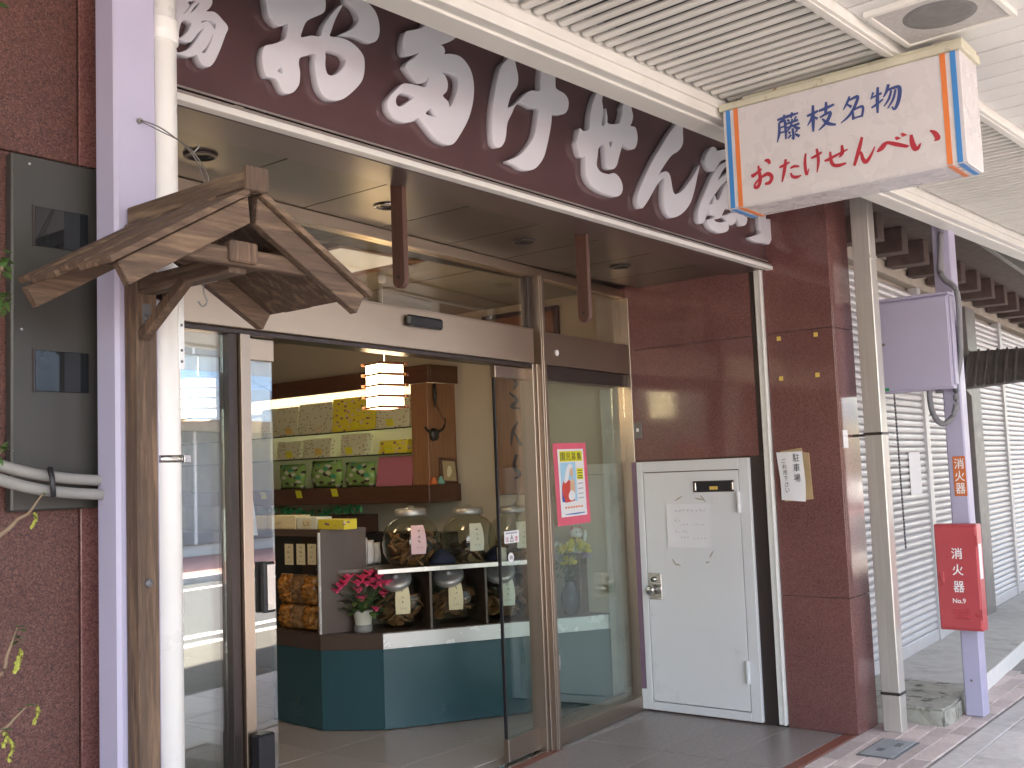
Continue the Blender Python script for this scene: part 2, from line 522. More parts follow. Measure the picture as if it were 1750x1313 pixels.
m_twig = M('twig', (.20,.14,.09), .8, var=.2, vs=40)
m_petal = M('cyclamen petal', (.86,.09,.22), .5, var=.15, vs=30)
m_mum = M('yellow chrysanthemum', (.70,.60,.03), .6, var=.25, vs=50)
m_pot = M('cream pot', (.62,.60,.50), .35, var=.05)
m_vase = M('navy vase', (.02,.025,.06), .15, var=.1)
m_catw = M('cat ceramic', (.78,.76,.74), .25)
m_horn = M('black carved horn', (.025,.02,.018), .4)
m_navyc = M('navy cloth', (.012,.02,.05), .9)
m_lantw = M('lantern wood', (.24,.10,.045), .5, var=.2, vs=20)
m_blind = M('sky blue awning', (.62,.78,.86), .6, var=.06, vs=3)
m_oppw = M('opposite wall', (.58,.56,.53), .8, var=.06, vs=2)
m_oppd = M('opposite dark glass', (.20,.21,.23), .2, var=.1)
m_skin = M('poster skin', (.70,.44,.30), .7)
m_pred = M('poster red', (.62,.07,.05), .6)
m_pink = M('poster pink', (.75,.13,.20), .7)
m_psky = M('poster sky', (.36,.62,.80), .7, var=.1, vs=10)
m_pblue = M('poster blue', (.03,.12,.42), .7)
m_rib = M('worn iron rib', (.42,.43,.44), .5, metal=.3, var=.1)
m_manhole = M('cast iron cover', (.16,.17,.18), .6, metal=.3, var=.15, vs=30)
def lampmat(name, col, strength):
    mt, nt, b = _mat(name)
    b.inputs['Base Color'].default_value = (.8, .75, .65, 1)
    b.inputs['Roughness'].default_value = .6
    v = _coord(nt)
    c = _ramp(nt, _noise(nt, v, 12, 3), [(.3, tuple(x*.85 for x in col)), (.7, col)])
    nt.links.new(c, b.inputs['Emission Color'])
    b.inputs['Emission Strength'].default_value = strength
    return mt
m_lamp = lampmat('lantern paper', (1.0, .76, .46), 2.6)
m_tubel = lampmat('fluorescent tube', (1.0, .93, .74), 3.2)
m_ceilp = lampmat('lit ceiling panel', (1.0, .95, .86), .075)

# ------------------------------------------------------------------ ground, road, pavement, floors
def ground_sheet(name, x0, x1, y0, y1, z, mat):
    bm = bmesh.new()
    a_box(bm, x0, x1, y0, y1, z-.25, z)
    return tag(finish(name, bm, mat), kind='structure')
tag(B('ground', -80, 110, -70, 80, -.80, -.45, m_conc, bev=0), kind='structure')
road = tag(B('road', -60, 90, -7.0, -1.40, -.44, -.10, m_road, bev=0), kind='structure')
for yy in (-2.25, -6.25):
    B('lane_line', -50, 80, yy-.075, yy+.075, -.0995, -.096, m_paint, road, bev=0)
tag(B('kerb', -60, 90, -1.40, -1.25, -.4, .0, m_slab, bev=.01), kind='structure')
tag(B('far_kerb', -60, 90, -7.15, -7.0, -.4, .01, m_slab, bev=.01), kind='structure')
tag(B('far_pavement', -60, 90, -11.0, -7.15, -.4, 0.0, m_pinkp, bev=0), kind='structure')
pav = tag(B('pavement', -40, 40, -1.25, 2.343, -.4, -.008, m_mort, bev=0), kind='structure')
# clay pavers (running bond)
proto = None
y = 2.335
row = 0
while y-.10 > 1.815:
    x = 4.35 + (.10 if row % 2 else 0)
    while x < 8.05:
        if not (x > 5.46 and x+.2 < 5.88 and y < 2.22 and y-.1 > 1.98):
            if proto is None:
                bm = bmesh.new(); a_box(bm, 0, .196, -.096, 0, -.05, 0, .004)
                me = bpy.data.meshes.new('paver'); bm.to_mesh(me); bm.free(); me.materials.append(m_brick)
                proto = me
            o = bpy.data.objects.new('paver', proto); COL.objects.link(o)
            o.parent = pav
            o.location = Vector((x, y, random.uniform(-.002, .001))) - pav.location
            o.rotation_euler = (random.uniform(-.006,.006), random.uniform(-.006,.006), random.uniform(-.008,.008))
        x += .2
    y -= .1
    row += 1
for i in range(8):
    B('edge_stone', 4.2+i*.6, 4.796+i*.6, 1.694, 1.816, -.05, .001*(i % 2), m_slab, pav, .004)
for j in range(2):
    for i in range(7):
        B('paving_slab', 3.96+i*.6+.03*j, 4.552+i*.6+.03*j, 1.096-j*.6, 1.688-j*.6, -.05, random.uniform(-.002,.001), m_slab, pav, .005)
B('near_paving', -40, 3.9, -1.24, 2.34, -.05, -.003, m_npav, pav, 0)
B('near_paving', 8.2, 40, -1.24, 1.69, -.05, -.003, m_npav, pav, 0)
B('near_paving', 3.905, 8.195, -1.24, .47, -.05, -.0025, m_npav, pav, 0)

# drain cover let into the pavers
dc = empty('drain_cover', (5.67, 2.1, 0), 'ribbed grey metal drain cover set into the clay pavers', 'drain cover')
B('frame', 5.475, 5.865, 2.0, 2.2, -.03, .0035, m_manhole, dc, .002)
for i in range(15):
    B('rib', 5.492+i*.0245, 5.504+i*.0245, 2.015, 2.185, .0036, .009, m_rib, dc, .001)
B('lifting_plate', 5.70, 5.775, 2.05, 2.085, .0036, .0105, m_manhole, dc, .001)
B('lifting_plate', 5.575, 5.635, 2.10, 2.135, .0036, .0105, m_manhole, dc, .001)

# recess floor: stone tiles
rf = tag(B('recess_floor', .3, 5.9, 2.343, 3.95, -.4, -.006, m_grout, bev=0), kind='structure')
for i in range(7):
    x1 = 5.86-.66*i
    B('border_stone', x1-.656, x1, 2.345, 2.415, -.03, .001, m_redstrip, rf, .002)
for (ya, yb) in ((2.419, 2.738), (2.742, 3.088), (3.092, 3.575)):
    x = 5.855
    first = True
    while x > 1.6:
        w = .808 if first else .9
        B('floor_tile', x-w+.004, x, ya, yb, -.03, random.uniform(-.0008,.0008), m_tile, rf, .0015)
        x -= w; first = False
sf = tag(B('shop_floor', -.4, 6.4, 3.60, 9.2, -.39, -.005, m_grout, bev=0), kind='structure')
for i in range(8):
    for j in range(8):
        x0 = 1.69+.6*i; y0 = 3.50+.6*j
        B('shop_floor_tile', x0+.003, x0+.597, max(y0+.003, 3.76), y0+.597, -.03, 0, m_ftile, sf, .001)

# ------------------------------------------------------------------ the shop building
WX = 5.86
shop = empty('shop_building', (3.7, 3.0, 0), 'shop with polished red granite pillars and a recessed entrance under a dark soffit', 'building')
B('upper_wall', -3, 6.16, 2.775, 9.3, 3.48, 7.0, m_beige, shop, 0)
B('pillar_core', 5.885, 6.135, 2.352, 3.95, 0, 3.48, m_conc, shop, 0)
B('pillar_core', -3, 1.495, 2.352, 3.4, 0, 3.48, m_conc, shop, 0)
B('fascia_core', 1.50, 5.86, 2.775, 2.93, 2.70, 3.48, m_conc, shop, 0)
def slab(x0, x1, y0, y1, z0, z1, mat=m_gpol):
    return B('granite_slab', x0, x1, y0, y1, z0, z1, mat, shop, .0015)
for z0, z1 in ((0, .7425), (.7455, 2.2655), (2.2685, 3.48)):
    slab(WX, WX+.024, 2.331, 2.736, z0, z1)            # flank of the right pillar
    slab(WX+.0005, 6.16, 2.306+.024, 2.3505, z0+.0004, z1, m_gpol) if False else None
for z0, z1 in ((0, .7425), (.7455, 2.2655), (2.2685, 3.48)):
    slab(WX+.026, 6.16, 2.3305, 2.351, z0, z1)         # street face of the right pillar
    slab(6.137, 6.16, 2.353, 2.72, z0, z1)
slab(WX, WX+.024, 2.826, 3.78, 1.556, 2.2655)
slab(WX, WX+.024, 2.826, 3.78, 2.2685, 2.69)
slab(WX, WX+.024, 2.885, 3.78, 0, 1.553)
B('dark_jamb', WX-.004, WX+.022, 2.792, 2.823, 1.556, 2.69, m_dark, shop, .002)
B('dark_jamb', WX-.006, WX+.022, 2.792, 2.882, 0, 1.553, m_dark, shop, .002)
B('door_head_trim', WX-.005, WX+.02, 2.884, 3.70, 1.5535, 1.5555, m_dark, shop, 0)
bm = bmesh.new()
a_box(bm, WX-.022, WX+.02, 2.742, 2.788, .012, 2.668, .004)
a_box(bm, WX-.030, WX-.019, 2.742, 2.752, .012, 2.668, .002)
finish('shutter_guide_rail', bm, m_alu, shop)
# left pillar: polished strips either side of a flamed slab
for z0, z1 in ((0, .7425), (.7455, 2.2655), (2.2685, 3.48)):
    slab(-3, 1.121, 2.3305, 2.351, z0, z1)
    slab(1.125, 1.312, 2.333, 2.351, z0, z1, m_gflame)
    slab(1.316, 1.52, 2.3305, 2.351, z0, z1)
    slab(1.496, 1.52, 2.353, 3.45, z0, z1)
# soffit
for i in range(9):
    x0 = 1.474+.499*i
    B('soffit_panel', max(x0+.003, 1.525), min(x0+.496, 5.855), 2.934, 3.60, 2.665, 2.68, m_soffit, shop, .001)
B('soffit_back', 1.50, 5.86, 2.934, 3.95, 2.682, 2.70, m_black, shop, 0)
B('soffit_edge', 1.523, 5.857, 2.735, 2.931, 2.651, 2.70, m_soffedge, shop, .003)

for i, (x, y) in enumerate(((2.228, 3.14), (3.209, 3.20), (4.199, 3.235), (5.143, 3.272))):
    d = empty('downlight', (x, y, 2.66), ('round recessed downlight above the gabled wooden roof', 'round downlight with a bright ring behind a hanging board', 'round recessed downlight between the two hanging boards', 'round recessed downlight nearest the granite side wall')[i], 'downlight', 'downlights in the entrance soffit')
    LATHE('trim_ring', [(.046,.004),(.047,-.004),(.058,-.004),(.060,.004)], (x, y, 2.6605), m_chrome if i == 1 else m_dark, d, 24)  # second ring is chrome to stand in for its warm glint
    LATHE('reflector', [(.0455,.0035),(.043,-.001),(.030,.004),(.0,.004)], (x, y, 2.6605), m_black if i != 1 else m_dark, d, 24)

# reddish boards hanging from the soffit edge
for (px0, px1, pt, pb, lab) in ((668, 697, 312, 492, 'reddish wooden board hanging from the soffit beside the entrance lamp'), (985, 1007, 408, 550, 'reddish wooden board hanging from the soffit by the granite wall')):
    c = onY((px0+px1)/2+7, pt, 2.90)
    zb = onY((px0+px1)/2, pb, 2.92).z
    t = empty('hanging_board', (c.x, 2.93, zb), lab, 'board')
    pts = []
    for k in range(9):
        a = math.pi*k/8
        pts.append(Vector((c.x-.013, 2.93-.033*math.cos(a), zb+.033-.033*math.sin(a))))
    pts += [Vector((c.x-.013, 2.963, 2.664)), Vector((c.x-.013, 2.897, 2.664))]
    PRISM('board', pts, (.026, 0, 0), m_hangw, t, bev=.002)
    bm = bmesh.new(); a_tube(bm, [(c.x-.0145, 2.93, zb+.045), (c.x+.0145, 2.93, zb+.045)], .007, 10)
    finish('pin_hole', bm, m_black, t)

# ------------------------------------------------------------------ fascia sign
fs = empty('fascia_sign', (3.7, 2.73, 2.66), 'long maroon shop fascia with raised white brush lettering', 'shop sign')
FY = 2.70
B('sign_panel', 1.523, 5.857, FY, 2.772, 2.697, 3.478, m_fascia, fs, .002)
B('lower_bead', 1.523, 5.857, FY-.006, FY-.0005, 2.693, 2.700, m_alug, fs, .001)
B('dark_channel', 1.523, 5.857, FY+.012, 2.732, 2.668, 2.6955, m_dark, fs, 0)
B('grey_flange', 1.523, 5.90, FY-.012, 2.732, 2.668, 2.6775, m_alug, fs, .001) if False else None
B('grey_flange', 1.523, 5.885, FY-.024, FY+.010, 2.6665, 2.678, m_alug, fs, .001)
B('white_rail', 1.523, 5.905, FY-.030, FY+.012, 2.644, 2.6660, m_alu, fs, .002)
for x in (2.05, 3.10):
    B('channel_clip', x, x+.035, FY+.006, FY+.0115, 2.679, 2.694, m_beige, fs, 0)
LY, LD = FY-.030, .0285
T2=(290,0,9.722); T3=(430,0,7.292); T4=(640,40,5.967); T5=(820,90,6.25); T6=(960,150,6.567); T7=(1070,200,7.293); T8=(1170,240,7.294)
OUTLINE('letter', [[(440,-80),(600,-90),(690,-40),(700,60),(660,130),(600,195),(720,200),(800,250),(880,340),(940,410),(965,480),(930,560),(900,640),(850,780),(800,900),(740,1020),(680,1090),(620,1105),(550,1075),(490,1010),(460,930),(440,905),(380,930),(300,935),(200,905),(120,890),(110,1000),(60,1150),(-40,1150),(-70,900),(-150,800),(-250,700),(-240,600),(-70,560),(-60,300),(-220,250),(-220,120),(-60,80),(-60,-60),(150,-80),(320,-60)],
  [(180,390),(270,320),(350,375),(345,440),(280,550),(150,632)],
  [(130,660),(270,692),(350,690),(400,640),(480,535),(575,460),(500,580),(430,690),(340,800),(250,850),(120,870)],
  [(525,350),(600,330),(690,330),(750,370),(770,400),(745,500),(735,480),(700,420),(640,365),(580,365),(540,390)],
  [(715,570),(690,680),(640,800),(590,880),(530,870),(590,800),(650,700)],
  [(480,40),(470,110),(360,215),(345,205),(400,120)],
  [(440,0),(350,110),(290,190),(225,235),(300,140),(325,90),(300,30)]], T2, LY, LD, m_lett, fs)
OUTLINE('letter', [[(180,-60),(185,60),(215,200),(300,300),(360,320),(450,295),(440,400),(415,490),(280,550),(170,575),(140,640),(130,720),(145,850),(170,930),(200,960),(260,965),(310,990),(350,1070),(390,1140),(450,1165),(520,1145),(575,1080),(595,1020),(600,900),(585,800),(600,720),(680,690),(790,672),(785,780),(800,920),(830,1070),(880,1170),(950,1235),(1050,1250),(1150,1225),(1280,1120),(1370,1010),(1400,900),(1405,780),(1385,690),(1310,590),(1200,510),(1080,468),(975,455),(990,380),(1040,240),(1090,140),(1130,65),(1080,90),(1000,180),(920,290),(880,380),(855,455),(740,450),(615,468),(630,380),(660,300),(700,250),(780,210),(880,165),(915,110),(915,0),(880,-50),(760,-60),(640,-50),(640,-160),(540,-210),(440,-180),(430,-70),(300,-90)],
  [(318,885),(375,840),(380,920)],
  [(925,640),(1040,650),(1130,685),(1170,740),(1160,810),(1110,880),(1040,935),(975,945),(935,910),(915,820),(918,720)],
  [(1190,20),(1270,90),(1320,170),(1335,240),(1310,300),(1240,370),(1120,430),(1200,440),(1300,455),(1380,490),(1450,520),(1530,520),(1575,470),(1592,380),(1580,260),(1540,150),(1480,70),(1400,0),(1330,-50),(1230,-60),(1180,-30)]], T3, LY, LD, m_lett, fs)
OUTLINE('letter', [[(340,80),(420,65),(500,35),(540,-40),(640,-120),(760,-90),(840,0),(860,90),(820,150),(740,195),(660,210),(700,240),(718,290),(705,315),(780,315),(860,335),(920,385),(970,460),(1000,550),(1012,660),(1005,780),(980,900),(940,1010),(880,1120),(820,1210),(770,1238),(700,1225),(640,1190),(580,1130),(520,1050),(450,970),(400,995),(330,1008),(260,998),(190,955),(145,890),(132,820),(150,760),(200,700),(280,625),(340,618),(420,632),(515,650),(540,600),(556,540),(520,590),(480,607),(430,590),(380,540),(330,470),(318,430),(350,390),(400,360),(455,300),(400,318),(340,332),(300,310),(285,250),(290,170),(310,100)],
  [(215,800),(225,750),(265,712),(310,715),(405,750),(350,800),(270,850),(230,840)],
  [(520,920),(575,870),(632,955),(570,945)],
  [(685,495),(760,505),(820,530),(848,580),(845,670),(815,770),(768,855),(750,800),(695,740),(735,690),(745,620),(725,550)]], T4, LY, LD, m_lett, fs)
OUTLINE('letter', [[(300,70),(330,20),(365,60),(385,150),(405,240),(405,320),(385,380),(340,440),(310,520),(298,590),(330,580),(370,560),(420,515),(480,450),(550,408),(640,408),(645,300),(655,200),(665,100),(740,60),(800,110),(805,270),(808,370),(840,405),(900,440),(940,500),(945,570),(925,630),(880,658),(800,655),(770,650),(760,760),(740,880),(710,1020),(680,1120),(635,1190),(590,1235),(530,1255),(450,1250),(380,1205),(300,1160),(380,1125),(460,1065),(530,980),(580,890),(605,780),(618,680),(625,600),(560,592),(490,550),(420,530),(370,580),(340,650),(300,730),(285,800),(278,880),(262,950),(230,1000),(190,1012),(150,980),(135,900),(130,780),(135,600),(155,460),(180,320),(210,200),(240,130)]], T5, LY, LD, m_lett, fs)
OUTLINE('letter', [[(385,80),(420,40),(460,60),(450,150),(462,230),(460,300),(445,415),(480,420),(488,330),(495,240),(510,330),(520,405),(635,405),(660,350),(680,270),(680,215),(720,150),(770,170),(782,240),(798,320),(785,390),(770,430),(820,445),(842,500),(848,580),(835,650),(805,688),(750,670),(690,625),(665,690),(640,780),(620,860),(590,905),(550,912),(510,890),(495,800),(488,710),(475,640),(415,675),(400,760),(390,860),(405,910),(450,955),(540,975),(580,960),(630,990),(670,1060),(682,1130),(665,1190),(620,1220),(560,1215),(480,1190),(400,1150),(330,1090),(285,1010),(270,930),(268,775),(240,780),(205,760),(180,690),(165,620),(180,560),(200,460),(240,490),(300,470),(310,400),(320,300),(345,180)],
  [(530,615),(570,605),(545,675)]], T6, LY, LD, m_lett, fs)
OUTLINE('letter', [[(610,110),(650,60),(700,90),(705,200),(708,300),(690,370),(640,430),(570,475),(510,550),(450,640),(395,740),(440,700),(500,682),(540,720),(560,800),(575,890),(600,960),(660,950),(720,900),(790,810),(850,720),(912,605),(890,720),(860,870),(835,970),(800,1070),(740,1160),(670,1220),(600,1250),(550,1245),(500,1180),(470,1080),(462,960),(468,840),(475,755),(430,790),(380,850),(340,920),(290,1010),(240,1090),(200,1135),(165,1120),(145,1050),(150,970),(190,850),(260,690),(340,530),(430,380),(520,230)]], T7, LY, LD, m_lett, fs)
OUTLINE('letter', [[(260,210),(290,140),(340,85),(385,95),(410,130),(500,115),(600,130),(620,200),(490,240),(440,270),(400,330),(370,378),(330,380),(290,340),(260,270)],
  [(570,290),(500,340),(450,420),(415,500),(470,455),(570,390),(590,440),(490,530),(440,580),(400,640),(340,720),(310,780),(300,830),(285,900),(260,970),(235,1020),(200,1035),(175,990),(170,900),(190,810),(235,690),(290,560),(350,430),(420,330),(500,275),(580,250)],
  [(305,805),(345,790),(375,690),(395,740),(430,735),(480,620),(520,540),(590,520),(680,600),(690,760),(600,850),(510,850),(470,920),(440,965),(370,975),(400,900),(410,870),(375,930),(330,925),(308,870)],
  [(280,995),(350,985),(385,1013),(440,1027),(520,1014),(548,1060),(540,1120),(480,1150),(420,1148),(340,1110),(300,1060)],
  [(465,945),(530,930),(570,905),(640,920),(650,960),(630,1020),(590,1055),(545,1040),(520,980)]], T8, LY, LD, m_lett, fs)
T9 = (1149,240,7.294)
OUTLINE('letter', [[(760,640),(810,600),(850,650),(850,800),(880,930),(930,965),(920,1040),(875,1065),(845,1030),(790,900),(760,760)],
  [(990,620),(1060,640),(1140,740),(1165,860),(1165,975),(1215,985),(1240,1050),(1245,1140),(1230,1240),(1200,1295),(1150,1280),(1060,1270),(970,1215),(1060,1180),(1100,1140),(1090,1040),(1085,930),(1060,800),(1000,700)]], T9, LY, LD, m_lett, fs)
# ------------------------------------------------------------------ glazed entrance screen
DA = rad(4.65278)
D0 = Vector((4.775, 3.652, 0))
FD = frame(D0, DA)
DU = Vector((math.cos(DA), math.sin(DA), 0)); DN = Vector((-math.sin(DA), math.cos(DA), 0))
def dpt(s, y, z): return FD @ Vector((s, y, z))
scr = empty('entrance_screen', D0, 'bronze framed glass entrance screen with a wide steel header', 'shopfront', rz=DA)
SL = -3.34
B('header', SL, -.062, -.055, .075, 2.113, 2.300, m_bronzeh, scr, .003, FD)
B('header', .037, 1.068, -.055, .075, 2.113, 2.300, m_bronzed, scr, .003, FD)  # darker bronze puts this end's dark reflection into the colour
B('header_track', SL, -.062, -.035, .07, 2.092, 2.111, m_dark, scr, .002, FD)
B('header_lip', SL, -.062, -.058, -.050, 2.296, 2.306, m_bronze, scr, .001, FD)
B('top_rail', SL, 1.165, -.035, .04, 2.612, 2.664, m_bronzeh, scr, .003, FD)
B('lower_head_rail', .037, 1.068, -.03, .03, 2.035, 2.1115, m_dark, scr, .002, FD)
bm = bmesh.new()
a_box(bm, -.060, -.044, -.040, .05, .0, 2.112, .002)
a_box(bm, -.042, -.026, -.030, .05, .0, 2.112, .002)
a_box(bm, -.0255, -.008, -.045, .05, .0, 2.112, .002)
finish('door_channel', bm, m_bronzed, scr, F=FD)
bm = bmesh.new()
a_box(bm, -.0075, .006, -.070, .03, .0, 2.611, .0015)
a_box(bm, .0065, .035, -.075, .03, .0, 2.611, .0015)
finish('mullion', bm, m_bronzed, scr, F=FD)
bm = bmesh.new()
a_box(bm, -2.186, -2.136, -.055, .045, 0, 2.0915, .002)
finish('mullion', bm, m_bronze, scr, F=FD)
B('side_jamb', -2.232, -2.188, -.035, .03, 0, 2.0915, m_dark, scr, .002, FD)
bm = bmesh.new()
a_box(bm, 1.07, 1.105, -.06, .04, 0, 2.611, .002)
a_box(bm, 1.107, 1.150, -.04, .04, 0, 2.611, .002)
finish('wall_jamb', bm, m_bronzed, scr, F=FD)
B('sill', .037, 1.068, -.045, .045, .0, .088, m_bronzed, scr, .003, FD)
B('sill', SL, -2.234, -.045, .045, .0, .07, m_bronze, scr, .003, FD)
B('glass_pane', .037, 1.068, -.006, .002, .0885, 2.034, m_glassr, scr, 0, FD)
B('glass_pane', SL, -2.234, -.006, .002, .0705, 2.0905, m_glass, scr, 0, FD)
B('transom_pane', SL, -.051, -.004, .002, 2.3065, 2.611, m_glass2, scr, 0, FD)
B('transom_pane', .037, 1.068, -.004, .002, 2.3005, 2.611, m_glass2, scr, 0, FD)
B('transom_bar', -.050, -.008, -.02, .03, 2.3065, 2.611, m_dark, scr, .002, FD)
B('door_sensor', -1.180, -.915, -.085, -.056, 2.216, 2.270, m_black, scr, .010, FD)
bm = bmesh.new(); a_tube(bm, [(.174,-.0555,2.186),(.174,-.062,2.186)], .017, 16)
finish('sensor_lens', bm, m_wprint, scr, F=FD)
B('floor_track', SL, .034, -.028, .028, -.004, .003, m_chrome, scr, .001, FD)
B('stone_threshold', SL, .034, -.085, -.030, -.004, .002, m_redstrip, scr, .001, FD)
B('guard_box', -2.176, -2.096, -.115, -.057, .0, .555, m_black, scr, .008, FD)
lt = B('latch', .037, .062, -.070, -.047, .415, .50, m_chrome, scr, .004, FD)

# sliding leaves, both pushed open
lf = empty('sliding_door', dpt(-.0, .035, 0), 'glass sliding door leaf pushed open towards the white side door', 'door', rz=DA)
B('glass_pane', -.352, .95, .018, .026, .128, 2.022, m_glassr, lf, 0, FD)
B('bottom_rail', -.362, .96, .006, .040, .012, .1275, m_bronzed, lf, .002, FD)
B('top_rail', -.362, .96, .006, .040, 2.0225, 2.088, m_bronzed, lf, .002, FD)
B('edge_seal', -.362, -.3525, .014, .032, .128, 2.022, m_black, lf, .001, FD)
st = B('warning_sticker', -.318, -.180, .0155, .0175, 1.135, 1.200, m_paper, lf, .0, FD)
TEXT('lettering', '注', dpt(-.308,.0150,1.142), DU, (0,0,1), .030, .028, m_crim, st, .01)
TEXT('lettering', '意', dpt(-.220,.0150,1.142), DU, (0,0,1), .028, .028, m_crim, st, .01)
bm = bmesh.new()
for a, b in (((-.266,1.144),(-.250,1.178)),((-.250,1.178),(-.234,1.144)),((-.234,1.144),(-.266,1.144))):
    a_stroke(bm, [(a[0],a[1],.004),((a[0]+b[0])/2,(a[1]+b[1])/2,.004),(b[0],b[1],.004)], basis(FD @ Vector((0,.0150,0)), DU, (0,0,1)))
a_stroke(bm, [(-.250,1.166,.005),(-.250,1.158,.005),(-.250,1.152,.003)], basis(FD @ Vector((0,.0149,0)), DU, (0,0,1)))
finish('warning_mark', bm, m_ink, st)
B('sticker_heading', -.305, -.195, .0148, .0154, 1.184, 1.192, m_inkl, st, 0, FD)
bm = bmesh.new(); a_tube(bm, [(-.262,.0155,1.058),(-.262,.0178,1.058)], .026, 20)
st2 = finish('round_sticker', bm, m_paper, lf, F=FD)
bm = bmesh.new()
a_stroke(bm, [(-.271,1.068,.006),(-.271,1.058,.006),(-.271,1.048,.006)], basis(FD @ Vector((0,.0150,0)), DU, (0,0,1)))
a_stroke(bm, [(-.255,1.068,.009),(-.255,1.058,.009),(-.255,1.048,.009)], basis(FD @ Vector((0,.0150,0)), DU, (0,0,1)))
finish('sticker_mark', bm, m_ink, st2)
ll = empty('sliding_door', dpt(-2.6, .035, 0), 'glass sliding door leaf with a black pull handle pushed open behind the bronze mullion', 'door', rz=DA)
B('glass_pane', -3.28, -1.958, .018, .026, .128, 2.000, m_glass, ll, 0, FD)
B('bottom_rail', -3.28, -1.955, .006, .040, .012, .1275, m_bronze, ll, .002, FD)
B('top_rail', -3.28, -1.955, .006, .040, 2.0005, 2.088, m_bronzeh, ll, .002, FD)
hd = B('pull_handle', -2.045, -1.985, -.012, .017, .990, 1.190, m_black, ll, .005, FD)
B('handle_plate', -2.030, -1.990, -.0145, -.0125, 1.0, 1.18, m_chrome, hd, .001, FD)

# printed sheet hung inside the left leaf
hs = empty('hanging_sheet', dpt(-2.08, .045, 1.30), 'long printed white sheet hanging behind the left sliding glass door', 'notice')
hb = basis(dpt(-2.115, .045, 1.300), (DU*.995 + Vector((0,0,-.05))).normalized(), (DU*-.16 + Vector((0,0,.987))).normalized())
bm = bmesh.new(); a_prism(bm, [hb @ Vector((x, y, 0)) for x, y in ((0,0),(.092,0),(.092,.235),(0,.235))], hb.to_3x3() @ Vector((0,0,-.001))); finish('sheet', bm, m_paper, hs)
STROKES('handwriting', [[(.012, .015+.013*k, .002), (.045, .015+.013*k, .003), (.080, .015+.013*k, .002)] for k in range(16)], hb @ Matrix.Translation((0,0,.0008)), m_inkl, hs)

# poster on the fixed pane
PB = basis(dpt(.19, -.0075, 1.195), (DU*1.0 + Vector((0,0,.012))).normalized(), (DU*-.05 + Vector((0,0,1))).normalized())
po = empty('poster', dpt(.37, -.01, 1.195), 'kindergarten poster with a red border taped to the glass', 'poster', rz=DA)
def flat(name, pts, M_, z, mat, parent):
    bm = bmesh.new()
    vs_ = [bm.verts.new(M_ @ Vector((x, y, z))) for x, y in pts]
    bm.faces.new(vs_)
    return finish(name, bm, mat, parent)
def rect(x0, x1, y0, y1): return [(x0,y0),(x1,y0),(x1,y1),(x0,y1)]
bm = bmesh.new()
N = 8
rows = []
for j in range(N+1):
    y = .475*j/N
    rows.append([bm.verts.new(PB @ Vector((x*.375, y, .0005+.004*max(0, (.25-j/N))*(1-abs(2*x-1))))) for x in (0, .25, .5, .75, 1)])
for a, b in zip(rows, rows[1:]):
    for k in range(4): bm.faces.new((a[k], a[k+1], b[k+1], b[k]))
finish('backing_sheet', bm, m_pink, po)
flat('white_sheet', rect(.042,.335,.048,.440), PB, .0030, m_paper, po)
flat('heading_band', rect(.062,.318,.368,.428), PB, .0034, m_yellow, po)
for k, ch in enumerate('園児募集'):
    TEXT('lettering', ch, PB @ Vector((.070+.062*k, .374, .0038)), PB.to_3x3() @ Vector((1,0,0)), PB.to_3x3() @ Vector((0,1,0)), .052, .046, m_ink, po, .003)
flat('sky_print', rect(.062,.235,.135,.362), PB, .0034, m_psky, po)
flat('robe_print', spline([(.068,.136),(.066,.21),(.085,.25),(.12,.265),(.165,.25),(.185,.20),(.20,.15),(.19,.136)], 3, True), PB, .0038, m_pred, po)
flat('cloak_print', [(.063,.135),(.095,.135),(.075,.175),(.066,.215)], PB, .0041, m_pblue, po)
flat('veil_print', spline([(.095,.245),(.115,.30),(.145,.345),(.185,.352),(.20,.335),(.185,.33),(.165,.315),(.15,.285),(.135,.255)], 3, True), PB, .0042, m_paper, po)
flat('face_print', spline([(.165,.315),(.185,.328),(.200,.318),(.200,.295),(.185,.275),(.168,.285)], 3, True), PB, .0046, m_skin, po)
flat('child_print', spline([(.165,.255),(.195,.265),(.212,.24),(.21,.19),(.195,.155),(.165,.15),(.155,.19)], 3, True), PB, .0047, m_skin, po)
flat('swaddling_print', spline([(.135,.175),(.165,.20),(.20,.185),(.205,.155),(.17,.14),(.14,.15)], 3, True), PB, .0050, m_paper, po)
flat('yellow_patch', rect(.245,.318,.260,.325), PB, .0034, m_yellow, po)
STROKES('small_print', [[(.252,y,.004),(.28,y+.001,.005),(.308,y,.004)] for y in (.312,.297,.28,.268)], PB @ Matrix.Translation((0,0,.0038)), m_ink, po)
STROKES('small_print', [[(.248,y,.004),(.28,y+.002,.006),(.312,y+.002,.004)] for y in (.235,.205,.175,.150)], PB @ Matrix.Translation((0,0,.0036)), m_inkl, po)
STROKES('school_line', [[(.09+.03*k,.098,.012),(.098+.03*k,.103,.010),(.107+.03*k,.098,.012)] for k in range(7)], PB @ Matrix.Translation((0,0,.0036)), m_sorange, po)
STROKES('blue_rule', [[(.085,.062,.003),(.2,.062,.008),(.31,.064,.005)]], PB @ Matrix.Translation((0,0,.0036)), m_pblue, po)

